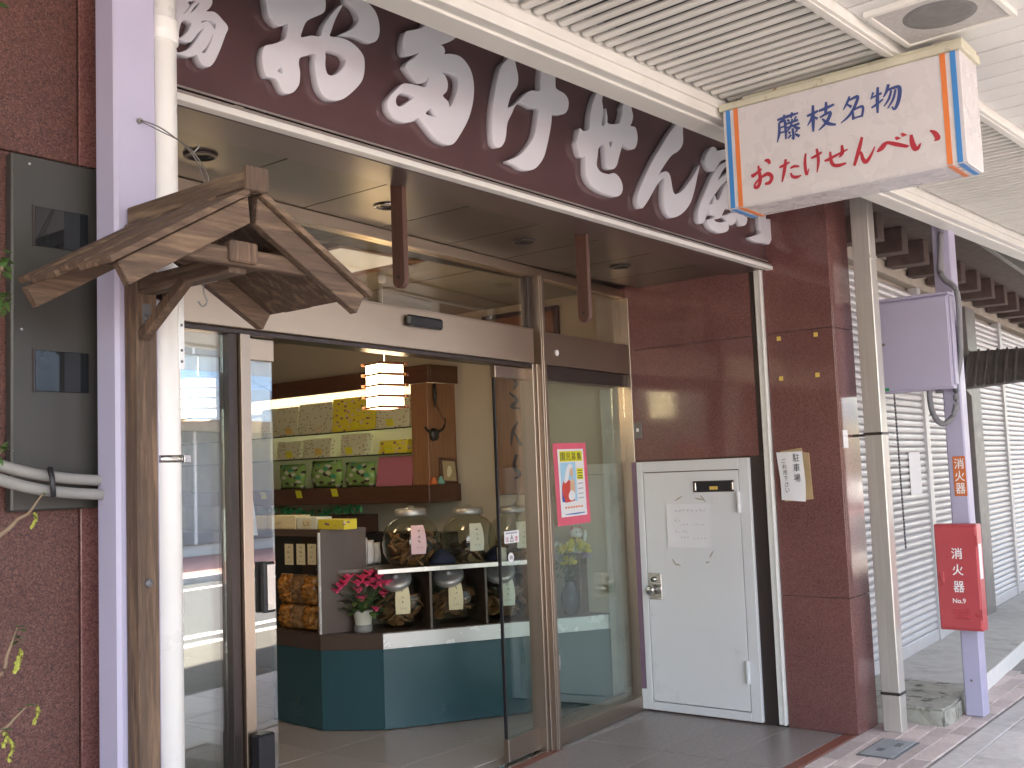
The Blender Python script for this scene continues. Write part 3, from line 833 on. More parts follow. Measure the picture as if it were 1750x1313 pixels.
# ------------------------------------------------------------------ white side door in the granite wall
wd = empty('side_door', (WX, 3.28, 0), 'low white painted steel door in the granite side wall', 'door')
bm = bmesh.new()
a_box(bm, WX-.030, WX-.001, 2.884, 2.952, .012, 1.548, .003)
a_box(bm, WX-.030, WX-.001, 3.619, 3.662, .012, 1.548, .003)
a_box(bm, WX-.030, WX-.001, 2.9525, 3.6185, 1.482, 1.548, .003)
a_box(bm, WX-.030, WX-.001, 2.9525, 3.6185, .012, .062, .003)
a_box(bm, WX-.030, WX-.001, 3.6625, 3.700, .012, .135, .003)
finish('door_frame', bm, m_whited, wd)
B('frame_edge', WX-.026, WX-.001, 3.663, 3.700, .1355, 1.548, m_purple, wd, .002)
dl = B('door_panel', WX-.027, WX-.001, 2.957, 3.614, .067, 1.477, m_white, wd, .003)
sl = B('mail_slot', WX-.033, WX-.0275, 2.985, 3.260, 1.350, 1.418, m_dark, dl, .002)
B('slot_flap', WX-.036, WX-.0335, 3.005, 3.235, 1.358, 1.410, m_black, sl, .002)
B('slot_sticker', WX-.0372, WX-.0365, 3.09, 3.145, 1.364, 1.384, m_gold, sl, 0)
for y in (3.243, 2.993):
    B('slot_end', WX-.039, WX-.0335, y-.006, y+.006, 1.360, 1.408, m_chrome, sl, .002)
lp = B('lock_plate', WX-.031, WX-.0275, 3.518, 3.610, .690, .852, m_chrome, dl, .002)
bm = bmesh.new(); a_tube(bm, [(WX-.031,3.574,.752),(WX-.055,3.574,.752),(WX-.058,3.574,.752),(WX-.082,3.574,.752),(WX-.090,3.574,.752)], [.014,.014,.028,.030,.020], 20)
finish('door_knob', bm, m_chrome, lp, smooth=True)
bm = bmesh.new(); a_tube(bm, [(WX-.031,3.570,.815),(WX-.042,3.570,.815)], .017, 16)
finish('key_cylinder', bm, m_chrome, lp, smooth=True)
for z0, z1 in ((1.225, 1.350), (.230, .362)):
    h = empty('x', (0,0,0), None, None) if False else None
    bm = bmesh.new()
    a_tube(bm, [(WX-.042, 2.955, z0), (WX-.042, 2.955, (z0+z1)/2-.001)], .013, 12)
    a_tube(bm, [(WX-.042, 2.955, (z0+z1)/2+.001), (WX-.042, 2.955, z1)], .0125, 12)
    a_box(bm, WX-.037, WX-.028, 2.950, 2.975, z0+.01, z1-.01)
    finish('hinge', bm, m_whited, wd, smooth=False)
# scuffs on the door: old tape and dirt
bm = bmesh.new()
sm = basis((WX-.0278, 3.614, 0), (0,-1,0), (0,0,1))
for (x, z, l, a) in ((.18,.945,.05,-1.0),(.20,.915,.04,-.3),(.44,.955,.05,1.0),(.41,.925,.03,.2),(.40,1.33,.05,-.9),(.36,1.315,.06,-.2),(.22,1.30,.06,.5)):
    a_stroke(bm, [(x, z, .004), (x+l*.5*math.cos(a), z+l*.5*math.sin(a), .010), (x+l*math.cos(a), z+l*math.sin(a), .003)], sm)
finish('tape_marks', bm, m_beige, dl)

def scribble(M_, x0, x1, y, h, n, seed=0):
    rnd = random.Random(seed)
    out = []
    for k in range(n):
        cx = x0+(x1-x0)*(k+.5)/n
        w = (x1-x0)/n*.36
        for q in range(3):
            a = (cx+rnd.uniform(-w,w), y+rnd.uniform(-h/2,h/2)); b = (cx+rnd.uniform(-w,w), y+rnd.uniform(-h/2,h/2))
            out.append([(a[0],a[1],h*.10),((a[0]+b[0])/2+rnd.uniform(-w,w)*.2,(a[1]+b[1])/2,h*.14),(b[0],b[1],h*.07)])
    return out
# notice on the white door
nb = basis((WX-.0305, 3.454, 1.015), (0,-1,0), (0,0,1))
nt_ = empty('notice_paper', (WX-.03, 3.3, 1.015), 'square white paper notice taped to the white side door', 'notice')
bm = bmesh.new()
rows = []
for j in range(7):
    rows.append([bm.verts.new(nb @ Vector((.305*x, .265*j/6, .0015+.020*max(0, .16-x)*(1-.5*abs(j/3-1))+.010*max(0, x-.85)*(1-j/6)*3))) for x in (0, .05, .12, .3, .5, .7, .85, 1)])
for a, b in zip(rows, rows[1:]):
    for k in range(7): bm.faces.new((a[k], a[k+1], b[k+1], b[k]))
finish('sheet', bm, m_paper, nt_)
lines = scribble(nb, .05, .28, .225, .018, 8, 1)+scribble(nb, .05, .10, .165, .014, 2, 2)+scribble(nb, .09, .15, .140, .014, 3, 3)+scribble(nb, .18, .27, .138, .014, 4, 4)+scribble(nb, .05, .15, .098, .014, 4, 5)+scribble(nb, .09, .15, .062, .014, 3, 6)+scribble(nb, .18, .27, .058, .014, 4, 7)
STROKES('handwriting', lines, nb @ Matrix.Translation((0,0,.0028)), m_inkl, nt_)

# parking notice on cardboard
pk = empty('parking_notice', (WX-.02, 2.6, 1.29), 'handwritten parking notice on cardboard taped to the granite pillar', 'notice')
bm = bmesh.new()
a_prism(bm, [Vector((WX-.012, y, z)) for y, z in ((2.685,1.576),(2.560,1.590),(2.552,1.566),(2.515,1.560),(2.508,1.32),(2.505,1.296),(2.575,1.290),(2.675,1.285),(2.690,1.35))], (.011,0,0))
finish('cardboard', bm, m_card, pk)
pb = basis((WX-.0135, 2.704, 1.295), (0,-1,0), (0,0,1))
bm = bmesh.new()
rows = []
for j in range(6):
    y = .275*j/5
    rows.append([bm.verts.new(pb @ Vector((.012*math.sin(j*.9)*.4+.158*x+.012*(1-j/5)*(1 if x < .5 else 0), y-.012*x*(1-j/5), .004+.010*(1-abs(2*x-1))*.5+.006*max(0,.3-x)))) for x in (0, .2, .4, .6, .8, 1)])
for a, b in zip(rows, rows[1:]):
    for k in range(5): bm.faces.new((a[k], a[k+1], b[k+1], b[k]))
finish('paper', bm, m_paper, pk, smooth=True)
for k, ch in enumerate('駐車場'):
    TEXT('lettering', ch, pb @ Vector((.098, .218-.058*k, .0125)), (0,-1,0), (0,0,1), .040, .046, m_ink, pk)
for k, ch in enumerate('ご利用下さい'):
    TEXT('lettering', ch, pb @ Vector((.028+.003*k, .212-.034*k, .0125)), (0,-1,0), (0,0,1), .024, .026, m_ink, pk)
# small things stuck on the granite
for (px, py) in ((1331,579),(1394,572),(1335,647),(1397,641)):
    P = onX(px, py, WX)
    bm = bmesh.new(); a_box(bm, WX-.004, WX+.001, P.y-.013, P.y+.013, P.z-.013, P.z+.013, .003)
    tag(finish('adhesive_pad', bm, m_gold), 'small square yellow adhesive pad left on the granite pillar', 'adhesive pad', 'yellow pads on the granite')
ip = empty('call_plate', (WX-.005, 3.65, 1.70), 'small brown call button plate on the granite wall', 'button plate')
B('plate', WX-.006, WX+.001, 3.622, 3.683, 1.696, 1.800, m_brown, ip, .002)
B('button', WX-.010, WX-.0055, 3.643, 3.662, 1.742, 1.764, m_wprint, ip, .002)
P = onY(1438, 752, 2.33)
tag(B('white_card', P.x+.02, P.x+.085, 2.324, 2.3302, P.z-.045, P.z+.055, m_paper, bev=.001), 'small blank white card on the street face of the granite pillar', 'card')
# steel plate and conduits on the left pillar
lp_ = empty('service_panel', (1.24, 2.32, 1.5), 'dark grey metal service panel with two black windows on the left granite pillar', 'panel')
B('panel', 1.139, 1.345, 2.300, 2.3295, 1.46, 2.257, m_panel, lp_, .004)
for (z0, z1) in ((2.052, 2.142), (1.724, 1.816)):
    w = B('window', 1.190, 1.318, 2.2965, 2.2995, z0, z1, m_pane, lp_, .001)
    B('window_frame', 1.186, 1.1895, 2.2955, 2.2995, z0-.003, z1+.003, m_dark, w, 0)
for (x, z) in ((1.178, 2.236), (1.16, 1.86)):
    bm = bmesh.new(); a_tube(bm, [(x,2.2995,z),(x,2.2965,z)], .003, 8); finish('screw', bm, m_chrome, lp_)
cd = empty('conduit_pair', (1.1, 2.2, 1.5), 'pair of grey conduits strapped together bending into the left pillar', 'conduit')
for dz, dy in ((.0, 0), (-.032, -.012)):
    pts = [(.72, 2.14+dy, 1.72+dz*1.4), (.90, 2.16+dy, 1.635+dz*1.2), (1.02, 2.19+dy, 1.575+dz), (1.12, 2.21+dy, 1.545+dz), (1.22, 2.235+dy, 1.530+dz), (1.33, 2.26+dy, 1.522+dz), (1.45, 2.295+dy, 1.518+dz)]
    TUBE('conduit', spline(pts, 4), .0125, m_grey, cd, 10)
TUBE('strap', [(1.172,2.20,1.552),(1.172,2.19,1.53),(1.172,2.185,1.49)], .006, m_black, cd, 8)
tag(TUBE('green_cable', spline([(1.02,2.29,1.56),(1.06,2.29,1.50),(1.068,2.29,1.3),(1.066,2.29,0.9),(1.07,2.29,.02)], 4), .006, m_dcab), 'thin dark cable running down the left granite pillar', 'cable')
# ------------------------------------------------------------------ arcade canopy
CA = math.atan(-.0535)
FC = frame((2.08, 2.14, 0), CA)
cn = empty('arcade_canopy', FC @ Vector((4, -1.5, 2.86)), 'white metal arcade canopy with slatted ceiling over the pavement', 'canopy', rz=CA)
U0, U1 = -9.0, 14.0
bm = bmesh.new()
a_box(bm, U0, U1, -.100, 0, 2.86, 3.02, .003)
a_box(bm, U0, U1, -.145, -.101, 2.868, 3.02, .003)
a_box(bm, U0, U1, -.158, -.146, 2.905, 2.94, .002)
finish('inner_beam', bm, m_cwhite, cn, F=FC)
bm = bmesh.new()
a_box(bm, U0, U1, -.855, -.800, 2.930, 2.99, .004)
a_box(bm, U0, U1, -.838, -.817, 2.924, 2.9295, .001)
finish('ceiling_bar', bm, m_cwhite, cn, F=FC)
B('backing_sheet', U0, U1, -.80, -.158, 3.03, 3.04, m_cshade, cn, 0, FC)  # near-black sheet puts the shade of the void above the slats into colour
B('street_beam', U0, U1, -3.60, -3.50, 2.93, 3.30, m_cwhite, cn, .004, FC)
B('roof_sheet', U0, U1, -3.65, .75, 3.36, 3.39, m_groof, cn, 0, FC)
# slats
bm = bmesh.new()
prof = [(-.017,.014),(-.017,.007),(-.012,.002),(-.005,0),(.005,0),(.012,.002),(.017,.007),(.017,.014)]
for (ya, yb) in ((-.799, -.159),):
    A = [bm.verts.new((x, ya, z)) for x, z in prof]; Bv = [bm.verts.new((x, yb, z)) for x, z in prof]
    for i in range(len(prof)-1): bm.faces.new((A[i], A[i+1], Bv[i+1], Bv[i]))
    bm.faces.new((A[0], Bv[0], Bv[-1], A[-1])); bm.faces.new(A[::-1]); bm.faces.new(Bv)
bmesh.ops.recalc_face_normals(bm, faces=bm.faces)
me = bpy.data.meshes.new('slat'); bm.to_mesh(me); bm.free(); me.materials.append(m_cslat)
inv = wmat(cn).inverted()
for i in range(190):
    u = -1.6+.0622*i
    o = bpy.data.objects.new('slat', me); COL.objects.link(o); o.parent = cn
    o.location = inv @ (FC @ Vector((u, 0, 2.947+random.uniform(-.001,.001))))
# boards
bm = bmesh.new(); a_box(bm, 0, .1375, -3.499, -.856, 2.962, 2.975, .003)
me = bpy.data.meshes.new('ceiling_board'); bm.to_mesh(me); bm.free(); me.materials.append(m_cboard)
for i in range(84):
    u = -1.6+.1455*i
    o = bpy.data.objects.new('ceiling_board', me); COL.objects.link(o); o.parent = cn
    o.location = inv @ (FC @ Vector((u, 0, random.uniform(-.0015,.0015))))
B('board_backing', U0, U1, -3.499, -.856, 2.980, 2.99, m_cshade, cn, 0, FC)
B('plain_ceiling', U0, -1.65, -3.499, -.159, 2.955, 2.979, m_cboard, cn, 0, FC)
B('plain_ceiling', 10.7, U1, -3.499, -.159, 2.955, 2.979, m_cboard, cn, 0, FC)
# square ceiling fixture
fx = empty('ceiling_speaker', (3.575, .99, 2.95), 'square grey ceiling speaker panel with a dark round cone in the canopy', 'speaker')
bm = bmesh.new()
FX = frame((3.575, .99, 0), CA)
for (x0, x1, y0, y1) in ((-.185,-.165,-.185,.185),(.165,.185,-.185,.185),(-.165,.165,-.185,-.165),(-.165,.165,.165,.185)):
    a_box(bm, x0, x1, y0, y1, 2.942, 2.962, .002)
finish('frame', bm, m_cwhite, fx, F=FX)
B('grille', -.1645, .1645, -.1645, .1645, 2.948, 2.958, M('speaker grille', (.50,.49,.48), .7, var=.12, vs=60), fx, 0, FX)
bm = bmesh.new(); a_tube(bm, [(-.01,0,2.9475),(-.01,0,2.945)], [.115,.10], 32)
finish('cone', bm, M('speaker cone', (.20,.20,.20), .8, var=.15, vs=20), fx, F=FX)

# ------------------------------------------------------------------ arcade posts
def lav_post(x0, x1, y0, y1, ztop, label):
    t = empty('arcade_post', ((x0+x1)/2, (y0+y1)/2, 0), label, 'post', 'lavender arcade posts')
    B('shaft', x0, x1, y0, y1, 0, ztop, m_lav, t, .008)
    return t
lp1 = lav_post(1.318, 1.428, 2.180, 2.268, 3.2, 'lavender painted steel post beside the white drainpipe at the left granite pillar')
bm = bmesh.new(); a_tube(bm, [(1.379,2.1805,2.353),(1.379,2.172,2.353)], .007, 8); finish('eye_bolt', bm, m_wire, lp1)
lp2 = lav_post(6.605, 6.715, 1.872, 1.978, 3.0, 'lavender painted steel post carrying the red extinguisher box')
B('stop_bolt', 6.601, 6.606, 1.925, 1.937, .20, .212, m_brown, lp2, .001)
stp = empty('steel_post', (6.09, 2.2, 0), 'tall stainless steel square post between the granite pillar and the shutters', 'post')
B('shaft', 6.028, 6.125, 2.150, 2.252, 0, 3.25, m_steel, stp, .004)
for z in (.20, 1.645, 2.66):
    B('band', 6.024, 6.129, 2.146, 2.256, z, z+.016, m_dark if z < 2 else m_steel, stp, .001)
P = onX(1445, 768, 6.03)
B('wall_tie', 6.05, 6.075, 2.257, 2.33, 1.640, 1.655, m_dark, stp, .001)

# ------------------------------------------------------------------ white drainpipe
dp = empty('drainpipe', (1.475, 2.245, 0), 'white round drainpipe beside the lavender post', 'drainpipe')
TUBE('pipe', [(1.475,2.245,-.005),(1.475,2.245,2.0),(1.475,2.245,3.0)], .043, m_pvc, dp, 28)
LATHE('collar', [(.0435,0),(.048,.003),(.049,.055),(.0435,.060)], (1.475,2.245,2.585), m_pvc, dp, 28)
zc = onY(290, 785, 2.2).z
cl = LATHE('clamp', [(.0435,0),(.047,.001),(.047,.017),(.0435,.018)], (1.475,2.245,zc-.008), m_chrome, dp, 28)
B('clamp_lug', 1.515, 1.535, 2.215, 2.225, zc-.008, zc+.010, m_chrome, cl, .001)

# ------------------------------------------------------------------ wooden post with a little gabled roof
rp = empty('roofed_post', (1.362, 2.155, 0), 'weathered brown wooden post topped by a small gabled plank roof', 'roofed post')
B('post', 1.336, 1.388, 2.128, 2.178, 0, 2.10, m_wz, rp, .003)
RX, RYF, RYR = 1.363, 1.752, 2.172
B('ridge_beam', RX-.022, RX+.022, RYF-.012, RYR, 2.100, 2.140, m_wy, rp, .003)
B('ridge_block', RX-.028, RX+.028, RYF-.026, RYF-.013, 2.094, 2.146, m_wz, rp, .003)
# roof planks, each slope a row of boards running down to the eave
RYB = 2.100
for side in (-1, 1):
    ex, ez = RX+side*.295, 1.919
    tx, tz = RX+side*.012, 2.086
    L = math.hypot(ex-tx, ez-tz); sx, sz = (ex-tx)/L, (ez-tz)/L
    nx, nz = (-sz*side, sx*side)
    if nz < 0: nx, nz = -nx, -nz
    ys = [RYF-.020, RYF+.085, RYF+.185, RYF+.275, RYB+.004]
    for k in range(4):
        b = L+((.030, .014, .022, .008)[k] if side < 0 else (.022, .018, .020, .018)[k]); lf = .003+(.004*(k % 2) if side < 0 else 0); th = .013
        p = [(tx+nx*lf, tz+nz*lf), (tx+sx*b+nx*lf, tz+sz*b+nz*lf), (tx+sx*b+nx*(lf+th), tz+sz*b+nz*(lf+th)), (tx+nx*(lf+th), tz+nz*(lf+th))]
        PRISM('roof_board', [Vector((q[0], ys[k], q[1])) for q in p], (0, ys[k+1]-ys[k]+.006*(1-k % 2)-.001, 0), m_wx, rp, bev=.0015)
    # barge boards at the gable and back, rafters between
    for (yy, th, dz, nm) in ((RYF-.008, .022, .048, 'barge_board'), (RYB-.026, .024, .046, 'barge_board')):
        e = L+.012
        p = [(tx+sx*0, tz+sz*0), (tx+sx*e, tz+sz*e), (tx+sx*e-nx*dz, tz+sz*e-nz*dz), (tx-side*.0-nx*dz*.2, tz-dz*1.15)]
        PRISM(nm, [Vector((q[0], yy, q[1])) for q in p], (0, th, 0), m_wx, rp, bev=.002)
# tie beam with king block, purlins
B('tie_beam', RX-.165, RX+.165, RYF+.016, RYF+.046, 1.946, 1.982, m_wx, rp, .003)
B('king_block', RX-.048, RX+.022, RYF+.004, RYF+.052, 1.950, 1.994, m_wz, rp, .004)
B('bearer', RX-.022, RX+.022, RYF+.045, 2.127, 1.936, 1.974, m_wy, rp, .003)
B('wall_plate', RX-.150, RX-.115, RYF+.02, RYB-.03, 1.978, 2.003, m_wy, rp, .002)
B('wall_plate', RX+.115, RX+.150, RYF+.02, RYB-.03, 1.978, 2.003, m_wy, rp, .002)
def brace(a, b, w, mat, nm='brace'):
    a = Vector(a); b = Vector(b)
    d = (b-a).normalized()
    s = d.cross(Vector((0,0,1)) if abs(d.z) < .95 else Vector((1,0,0))).normalized()*w/2
    n = d.cross(s).normalized()*w/2
    bm = bmesh.new(); a_prism(bm, [a-s-n, a+s-n, a+s+n, a-s+n], b-a)
    bmesh.ops.bevel(bm, geom=list(bm.edges), offset=.002, segments=1, affect='EDGES')
    finish(nm, bm, mat, rp)
brace((1.352, 2.125, 1.840), (1.352, 1.960, 1.945), .024, m_wz)
brace((1.392, 2.150, 1.880), (1.470, 2.150, 1.985), .022, m_wz)
for (z) in (1.881, 1.841, 1.292):
    LATHE('bolt', [(.0,.0),(.010,.0),(.009,.004),(.0,.006)], (1.360, 2.1278, z), m_dcab, rp, 12, Matrix.Rotation(math.pi/2, 4, 'X'))
B('bolt_plate', 1.350, 1.372, 2.1262, 2.1279, 1.868, 1.915, m_dcab, rp, .001)
# bright angle bracket with hook beneath the roof
m_galv = M('bright galvanised', (.78,.78,.76), .35, metal=.3, var=.06)
bk = empty('hook_bracket', (1.405, 2.06, 1.77), 'perforated galvanised angle bracket with a hook under the wooden gabled roof', 'bracket')
bm = bmesh.new()
a_box(bm, 1.398, 1.413, 2.060, 2.063, 1.762, 1.948, .0008)
a_box(bm, 1.398, 1.413, 1.935, 2.0595, 1.945, 1.948, .0008)
finish('angle', bm, m_galv, bk)
for z in (1.925, 1.862, 1.805, 1.780):
    LATHE('screw', [(.0,.0),(.0035,.0),(.002,.002),(.0,.0022)], (1.4055, 2.0595, z), m_dcab, bk, 10, Matrix.Rotation(math.pi/2, 4, 'X'))
TUBE('hook', spline([(1.405,1.975,1.945),(1.405,1.975,1.925),(1.412,1.973,1.905),(1.402,1.975,1.893),(1.392,1.977,1.904)], 4), .002, m_wire, bk, 6)
B('stay', 1.395, 1.411, 2.064, 2.15, 1.93, 1.944, m_chrome, bk, .001)
tw = empty('tie_wire', (1.379, 2.17, 2.353), 'twisted wire stay from the lavender post to the gabled roof', 'wire')
TUBE('strand', spline([(1.379,2.170,2.353),(1.390,2.10,2.318),(1.398,2.00,2.24),(1.382,1.93,2.150)], 6), .0017, m_wire, tw, 6)
TUBE('strand', spline([(1.379,2.172,2.351),(1.386,2.12,2.322),(1.400,2.02,2.262),(1.400,1.95,2.185),(1.384,1.93,2.146)], 6), .0015, m_wire, tw, 6)
TUBE('twisted_end', spline([(1.398,2.00,2.24),(1.408,1.99,2.256),(1.404,1.985,2.262)], 4), .0016, m_wire, tw, 6)

# ------------------------------------------------------------------ projecting sign box
SX = 3.75
sg = empty('sign_box', (SX+.098, 1.43, 2.49), 'white projecting sign box with blue and red brush lettering', 'sign')
pr = [(SX,2.500),(SX+.006,2.492),(SX+.190,2.492),(SX+.196,2.500),(SX+.196,2.885),(SX,2.885)]
PRISM('cabinet', [Vector((x, .985, z)) for x, z in pr], (0, .895, 0), m_sign, sg, bev=.003)
bm = bmesh.new()
a_box(bm, SX-.010, SX+.206, .972, 1.893, 2.8855, 2.912, .003)
a_box(bm, SX+.012, SX+.184, .978, 1.80, 2.9125, 2.930, .003)
finish('cap_frame', bm, m_signrust, sg)
for y in (1.08, 1.70):
    B('hanger', SX+.085, SX+.111, y-.02, y+.02, 2.9305, 3.05, m_cwhite, sg, .002)
def stripe(y0, y1, mat):
    bm = bmesh.new()
    a_box(bm, SX-.0022, SX-.0008, y0, y1, 2.496, 2.884)
    a_box(bm, SX+.002, SX+.190, y0, y1, 2.4898, 2.4914)
    a_box(bm, SX+.1968, SX+.1982, y0, y1, 2.503, 2.884)
    finish('stripe', bm, mat, sg)
stripe(1.848, 1.866, m_sblue); stripe(1.815, 1.833, m_sorange)
stripe(1.000, 1.018, m_sblue); stripe(1.034, 1.052, m_sorange)
G = {
 'fuji': [[(.05,.86,.06),(.5,.90,.08),(.97,.93,.05)],[(.35,1,.06),(.36,.9,.07),(.35,.8,.04)],[(.70,1.02,.06),(.68,.9,.07),(.64,.8,.04)],[(.12,.73,.06),(.11,.35,.08),(.0,.0,.03)],[(.12,.73,.07),(.36,.76,.08),(.39,.4,.08),(.38,.04,.05)],[(.14,.53,.05),(.36,.55,.05)],[(.13,.33,.05),(.36,.35,.05)],[(.48,.78,.05),(.57,.69,.07)],[(.88,.82,.06),(.78,.70,.04)],[(.45,.62,.05),(.95,.67,.07)],[(.42,.46,.05),(1,.52,.07)],[(.70,.76,.05),(.62,.5,.07),(.42,.30,.03)],[(.72,.5,.05),(.86,.38,.08),(1.02,.33,.05)],[(.69,.40,.07),(.71,.0,.07),(.64,.07,.03)],[(.50,.30,.05),(.59,.22,.07)],[(.90,.31,.06),(.78,.20,.03)],[(.46,.05,.04),(.62,.16,.06)],[(.78,.16,.05),(.97,.03,.08)]],
 'eda': [[(0,.66,.06),(.2,.69,.08),(.42,.76,.06)],[(.24,1.02,.06),(.22,.5,.09),(.20,.0,.05)],[(.22,.66,.07),(.12,.45,.06),(.0,.28,.03)],[(.24,.58,.04),(.38,.45,.07)],[(.44,.74,.06),(.7,.78,.08),(1.0,.85,.06)],[(.72,1.02,.06),(.70,.75,.08),(.66,.54,.05)],[(.46,.48,.05),(.84,.58,.08),(.70,.25,.08),(.40,.0,.03)],[(.54,.42,.04),(.74,.18,.09),(1.02,.06,.05)]],
 'mei': [[(.42,1.02,.06),(.30,.78,.08),(.10,.52,.03)],[(.40,.86,.06),(.78,.92,.09),(.62,.55,.09),(.34,.22,.08),(-.04,.0,.03)],[(.30,.70,.05),(.48,.56,.09)],[(.52,.40,.06),(.52,.02,.08)],[(.50,.40,.05),(.96,.47,.08),(.90,.05,.07)],[(.52,.08,.05),(.92,.10,.06)]],
 'butsu': [[(.10,.86,.06),(.0,.60,.03)],[(.04,.66,.05),(.38,.75,.07)],[(.26,1.02,.06),(.22,.5,.08),(.20,.0,.05)],[(0,.26,.05),(.20,.36,.07),(.42,.50,.04)],[(.62,1.03,.07),(.54,.76,.07),(.42,.56,.03)],[(.52,.78,.05),(.80,.84,.08),(.97,.78,.09),(.93,.35,.09),(.78,.0,.07),(.68,.12,.03)],[(.70,.76,.05),(.60,.45,.06),(.42,.20,.03)],[(.84,.76,.05),(.74,.40,.06),(.54,.08,.03)]],
 'o': [[(.0,.58,.05),(.04,.50,.10),(.25,.58,.08),(.50,.70,.05)],[(.34,.86,.06),(.38,.55,.11),(.40,.25,.11),(.28,.04,.10),(.12,.03,.08),(.16,.18,.06),(.45,.36,.07),(.78,.45,.10),(.98,.30,.11),(.86,.10,.10),(.62,.08,.06)],[(.66,1.0,.04),(.84,.96,.11),(.92,.82,.08)]],
 'ta': [[(0,.70,.05),(.2,.74,.09),(.52,.84,.05)],[(.34,1.02,.08),(.24,.5,.11),(.10,.0,.05)],[(.52,.55,.05),(.72,.60,.09),(.96,.54,.05)],[(.54,.34,.05),(.60,.16,.09),(.80,.08,.10),(1.03,.12,.04)]],
 'ke': [[(.10,.92,.07),(.02,.5,.12),(.08,.02,.10),(.24,.24,.03)],[(.38,.66,.05),(.7,.72,.09),(1.02,.82,.06)],[(.74,1.02,.09),(.80,.5,.12),(.68,.0,.04)]],
 'se': [[(0,.46,.05),(.1,.42,.10),(.5,.56,.09),(1.02,.74,.05)],[(.78,1.02,.07),(.77,.6,.11),(.62,.42,.03)],[(.26,.82,.06),(.28,.32,.10),(.40,.08,.11),(.64,.02,.12),(.92,.06,.06)]],
 'n': [[(.46,1.02,.08),(.28,.55,.12),(.03,.0,.08),(.18,.34,.06),(.36,.44,.08),(.44,.18,.11),(.58,.06,.11),(.80,.26,.08),(1.0,.56,.03)]],
 'be': [[(0,.10,.06),(.12,.24,.14),(.28,.58,.12),(.40,.56,.12),(.66,.30,.15),(.98,.0,.10)],[(.62,.86,.06),(.70,.64,.12)],[(.80,1.02,.06),(.90,.78,.12)]],
 'i': [[(.04,.96,.07),(.06,.5,.13),(.18,.06,.13),(.36,.36,.04)],[(.72,.96,.05),(.88,.78,.12),(.98,.42,.13),(.84,.34,.04)]],
}
def brush(key, x0, x1, y0, y1, mat):
    """character painted on the sign face in the place its pixel box names"""
    a = onX((x0+x1)/2, (y0+y1)/2, SX)
    h = (onX((x0+x1)/2, y0, SX).z-onX((x0+x1)/2, y1, SX).z)*.93
    w = abs(onX(x0, (y0+y1)/2, SX).y-onX(x1, (y0+y1)/2, SX).y)
    Mx = basis((SX-.0012, a.y+w/2, a.z-h/2), (0,-w,0), (0,0,h))
    # keep the normal at unit length
    for i in range(3): Mx[i][2] = (-1 if i == 0 else 0)
    STROKES('lettering', [[(p[0], p[1], p[2]*1.5) for p in s] for s in G[key]], Mx, mat, sg)
for k, b in (('fuji',(1327,1367,193,241)),('eda',(1379,1427,176,224)),('mei',(1437,1476,163,208)),('butsu',(1488,1540,145,192))):
    brush(k, *b, m_navy)
for k, b in (('o',(1285,1320,274,321)),('ta',(1332,1368,270,310)),('ke',(1375,1405,255,298)),('se',(1409,1449,250,286)),('n',(1457,1496,233,282)),('be',(1498,1553,231,258)),('i',(1556,1604,223,256))):
    brush(k, *b, m_crim)

# ------------------------------------------------------------------ red extinguisher box, plates, electric box
ex = empty('extinguisher_box', (6.5, 1.87, .5), 'red metal fire extinguisher box on the lavender post', 'extinguisher box')
def exy(px, py): return onX(px, py, 6.50)
ya, yb = 2.055, 1.815
bm = bmesh.new()
a_box(bm, 6.508, 6.604, yb, ya, .505, 1.115, .005)
finish('case', bm, m_red, ex)
dr = B('door', 6.4985, 6.5075, yb+.006, ya-.006, .517, 1.103, m_red, ex, .003)
for z in (1.02, .60):
    B('hinge', 6.495, 6.500, yb-.004, yb+.008, z-.03, z+.03, m_red, ex, .002)
B('latch', 6.488, 6.498, ya-.045, ya-.025, .78, .84, m_red, dr, .003)
for k in range(3):
    bm = bmesh.new()
    z = .575+.022*k
    a_prism(bm, [Vector((6.4985, 1.878, z)), Vector((6.490, 1.878, z+.003)), Vector((6.4985, 1.878, z+.014))], (0, .085, 0))
    finish('louvre', bm, m_red, dr)
for k, (ch, py) in enumerate((('消',946),('火',974),('器',1003))):
    P = exy(1635+2*k, py)
    TEXT('lettering', ch, (6.4980, P.y+.031, P.z-.032), (0,-1,0), (0,0,1), .062, .064, m_wprint, dr, .012)
P = exy(1640, 1027)
TEXT('lettering', 'No.9', (6.4980, P.y+.037, P.z-.014), (0,-1,0), (0,0,1), .072, .028, m_wprint, dr, .012)
B('side_label', 6.52, 6.575, yb-.0008, yb-.0002, .80, 1.0, m_paper, ex, 0)
B('bracket', 6.6042, 6.6049, 1.88, 1.97, .56, 1.06, m_red, ex, 0)
op = empty('extinguisher_plate', (6.6, 1.91, 1.27), 'small orange extinguisher name plate on the lavender post above the red box', 'plate')
B('plate', 6.6015, 6.6045, 1.876, 1.948, 1.274, 1.508, m_orange, op, .001)
for k, ch in enumerate('消火器'):
    TEXT('lettering', ch, (6.6008, 1.940, 1.434-.073*k), (0,-1,0), (0,0,1), .056, .062, m_wprint, op, .01)
eb = empty('electric_box', (6.5, 2.1, 1.9), 'lavender painted electrical cabinet on the post above the orange plate', 'electrical cabinet')
B('cabinet', 6.503, 6.600, 1.880, 2.330, 1.905, 2.462, m_lav, eb, .004)
B('cover', 6.492, 6.5025, 1.886, 2.325, 1.915, 2.452, m_lav, eb, .003)
B('rain_lip', 6.484, 6.600, 1.872, 2.336, 2.4625, 2.478, m_lav, eb, .002)
B('cover_edge', 6.515, 6.575, 1.868, 1.8795, 1.93, 2.45, m_lav, eb, .003)
P = onX(1510, 590, 6.49)
bm = bmesh.new(); a_tube(bm, [(6.492,P.y,P.z),(6.478,P.y,P.z)], .009, 12); finish('key_lock', bm, m_brown, eb)
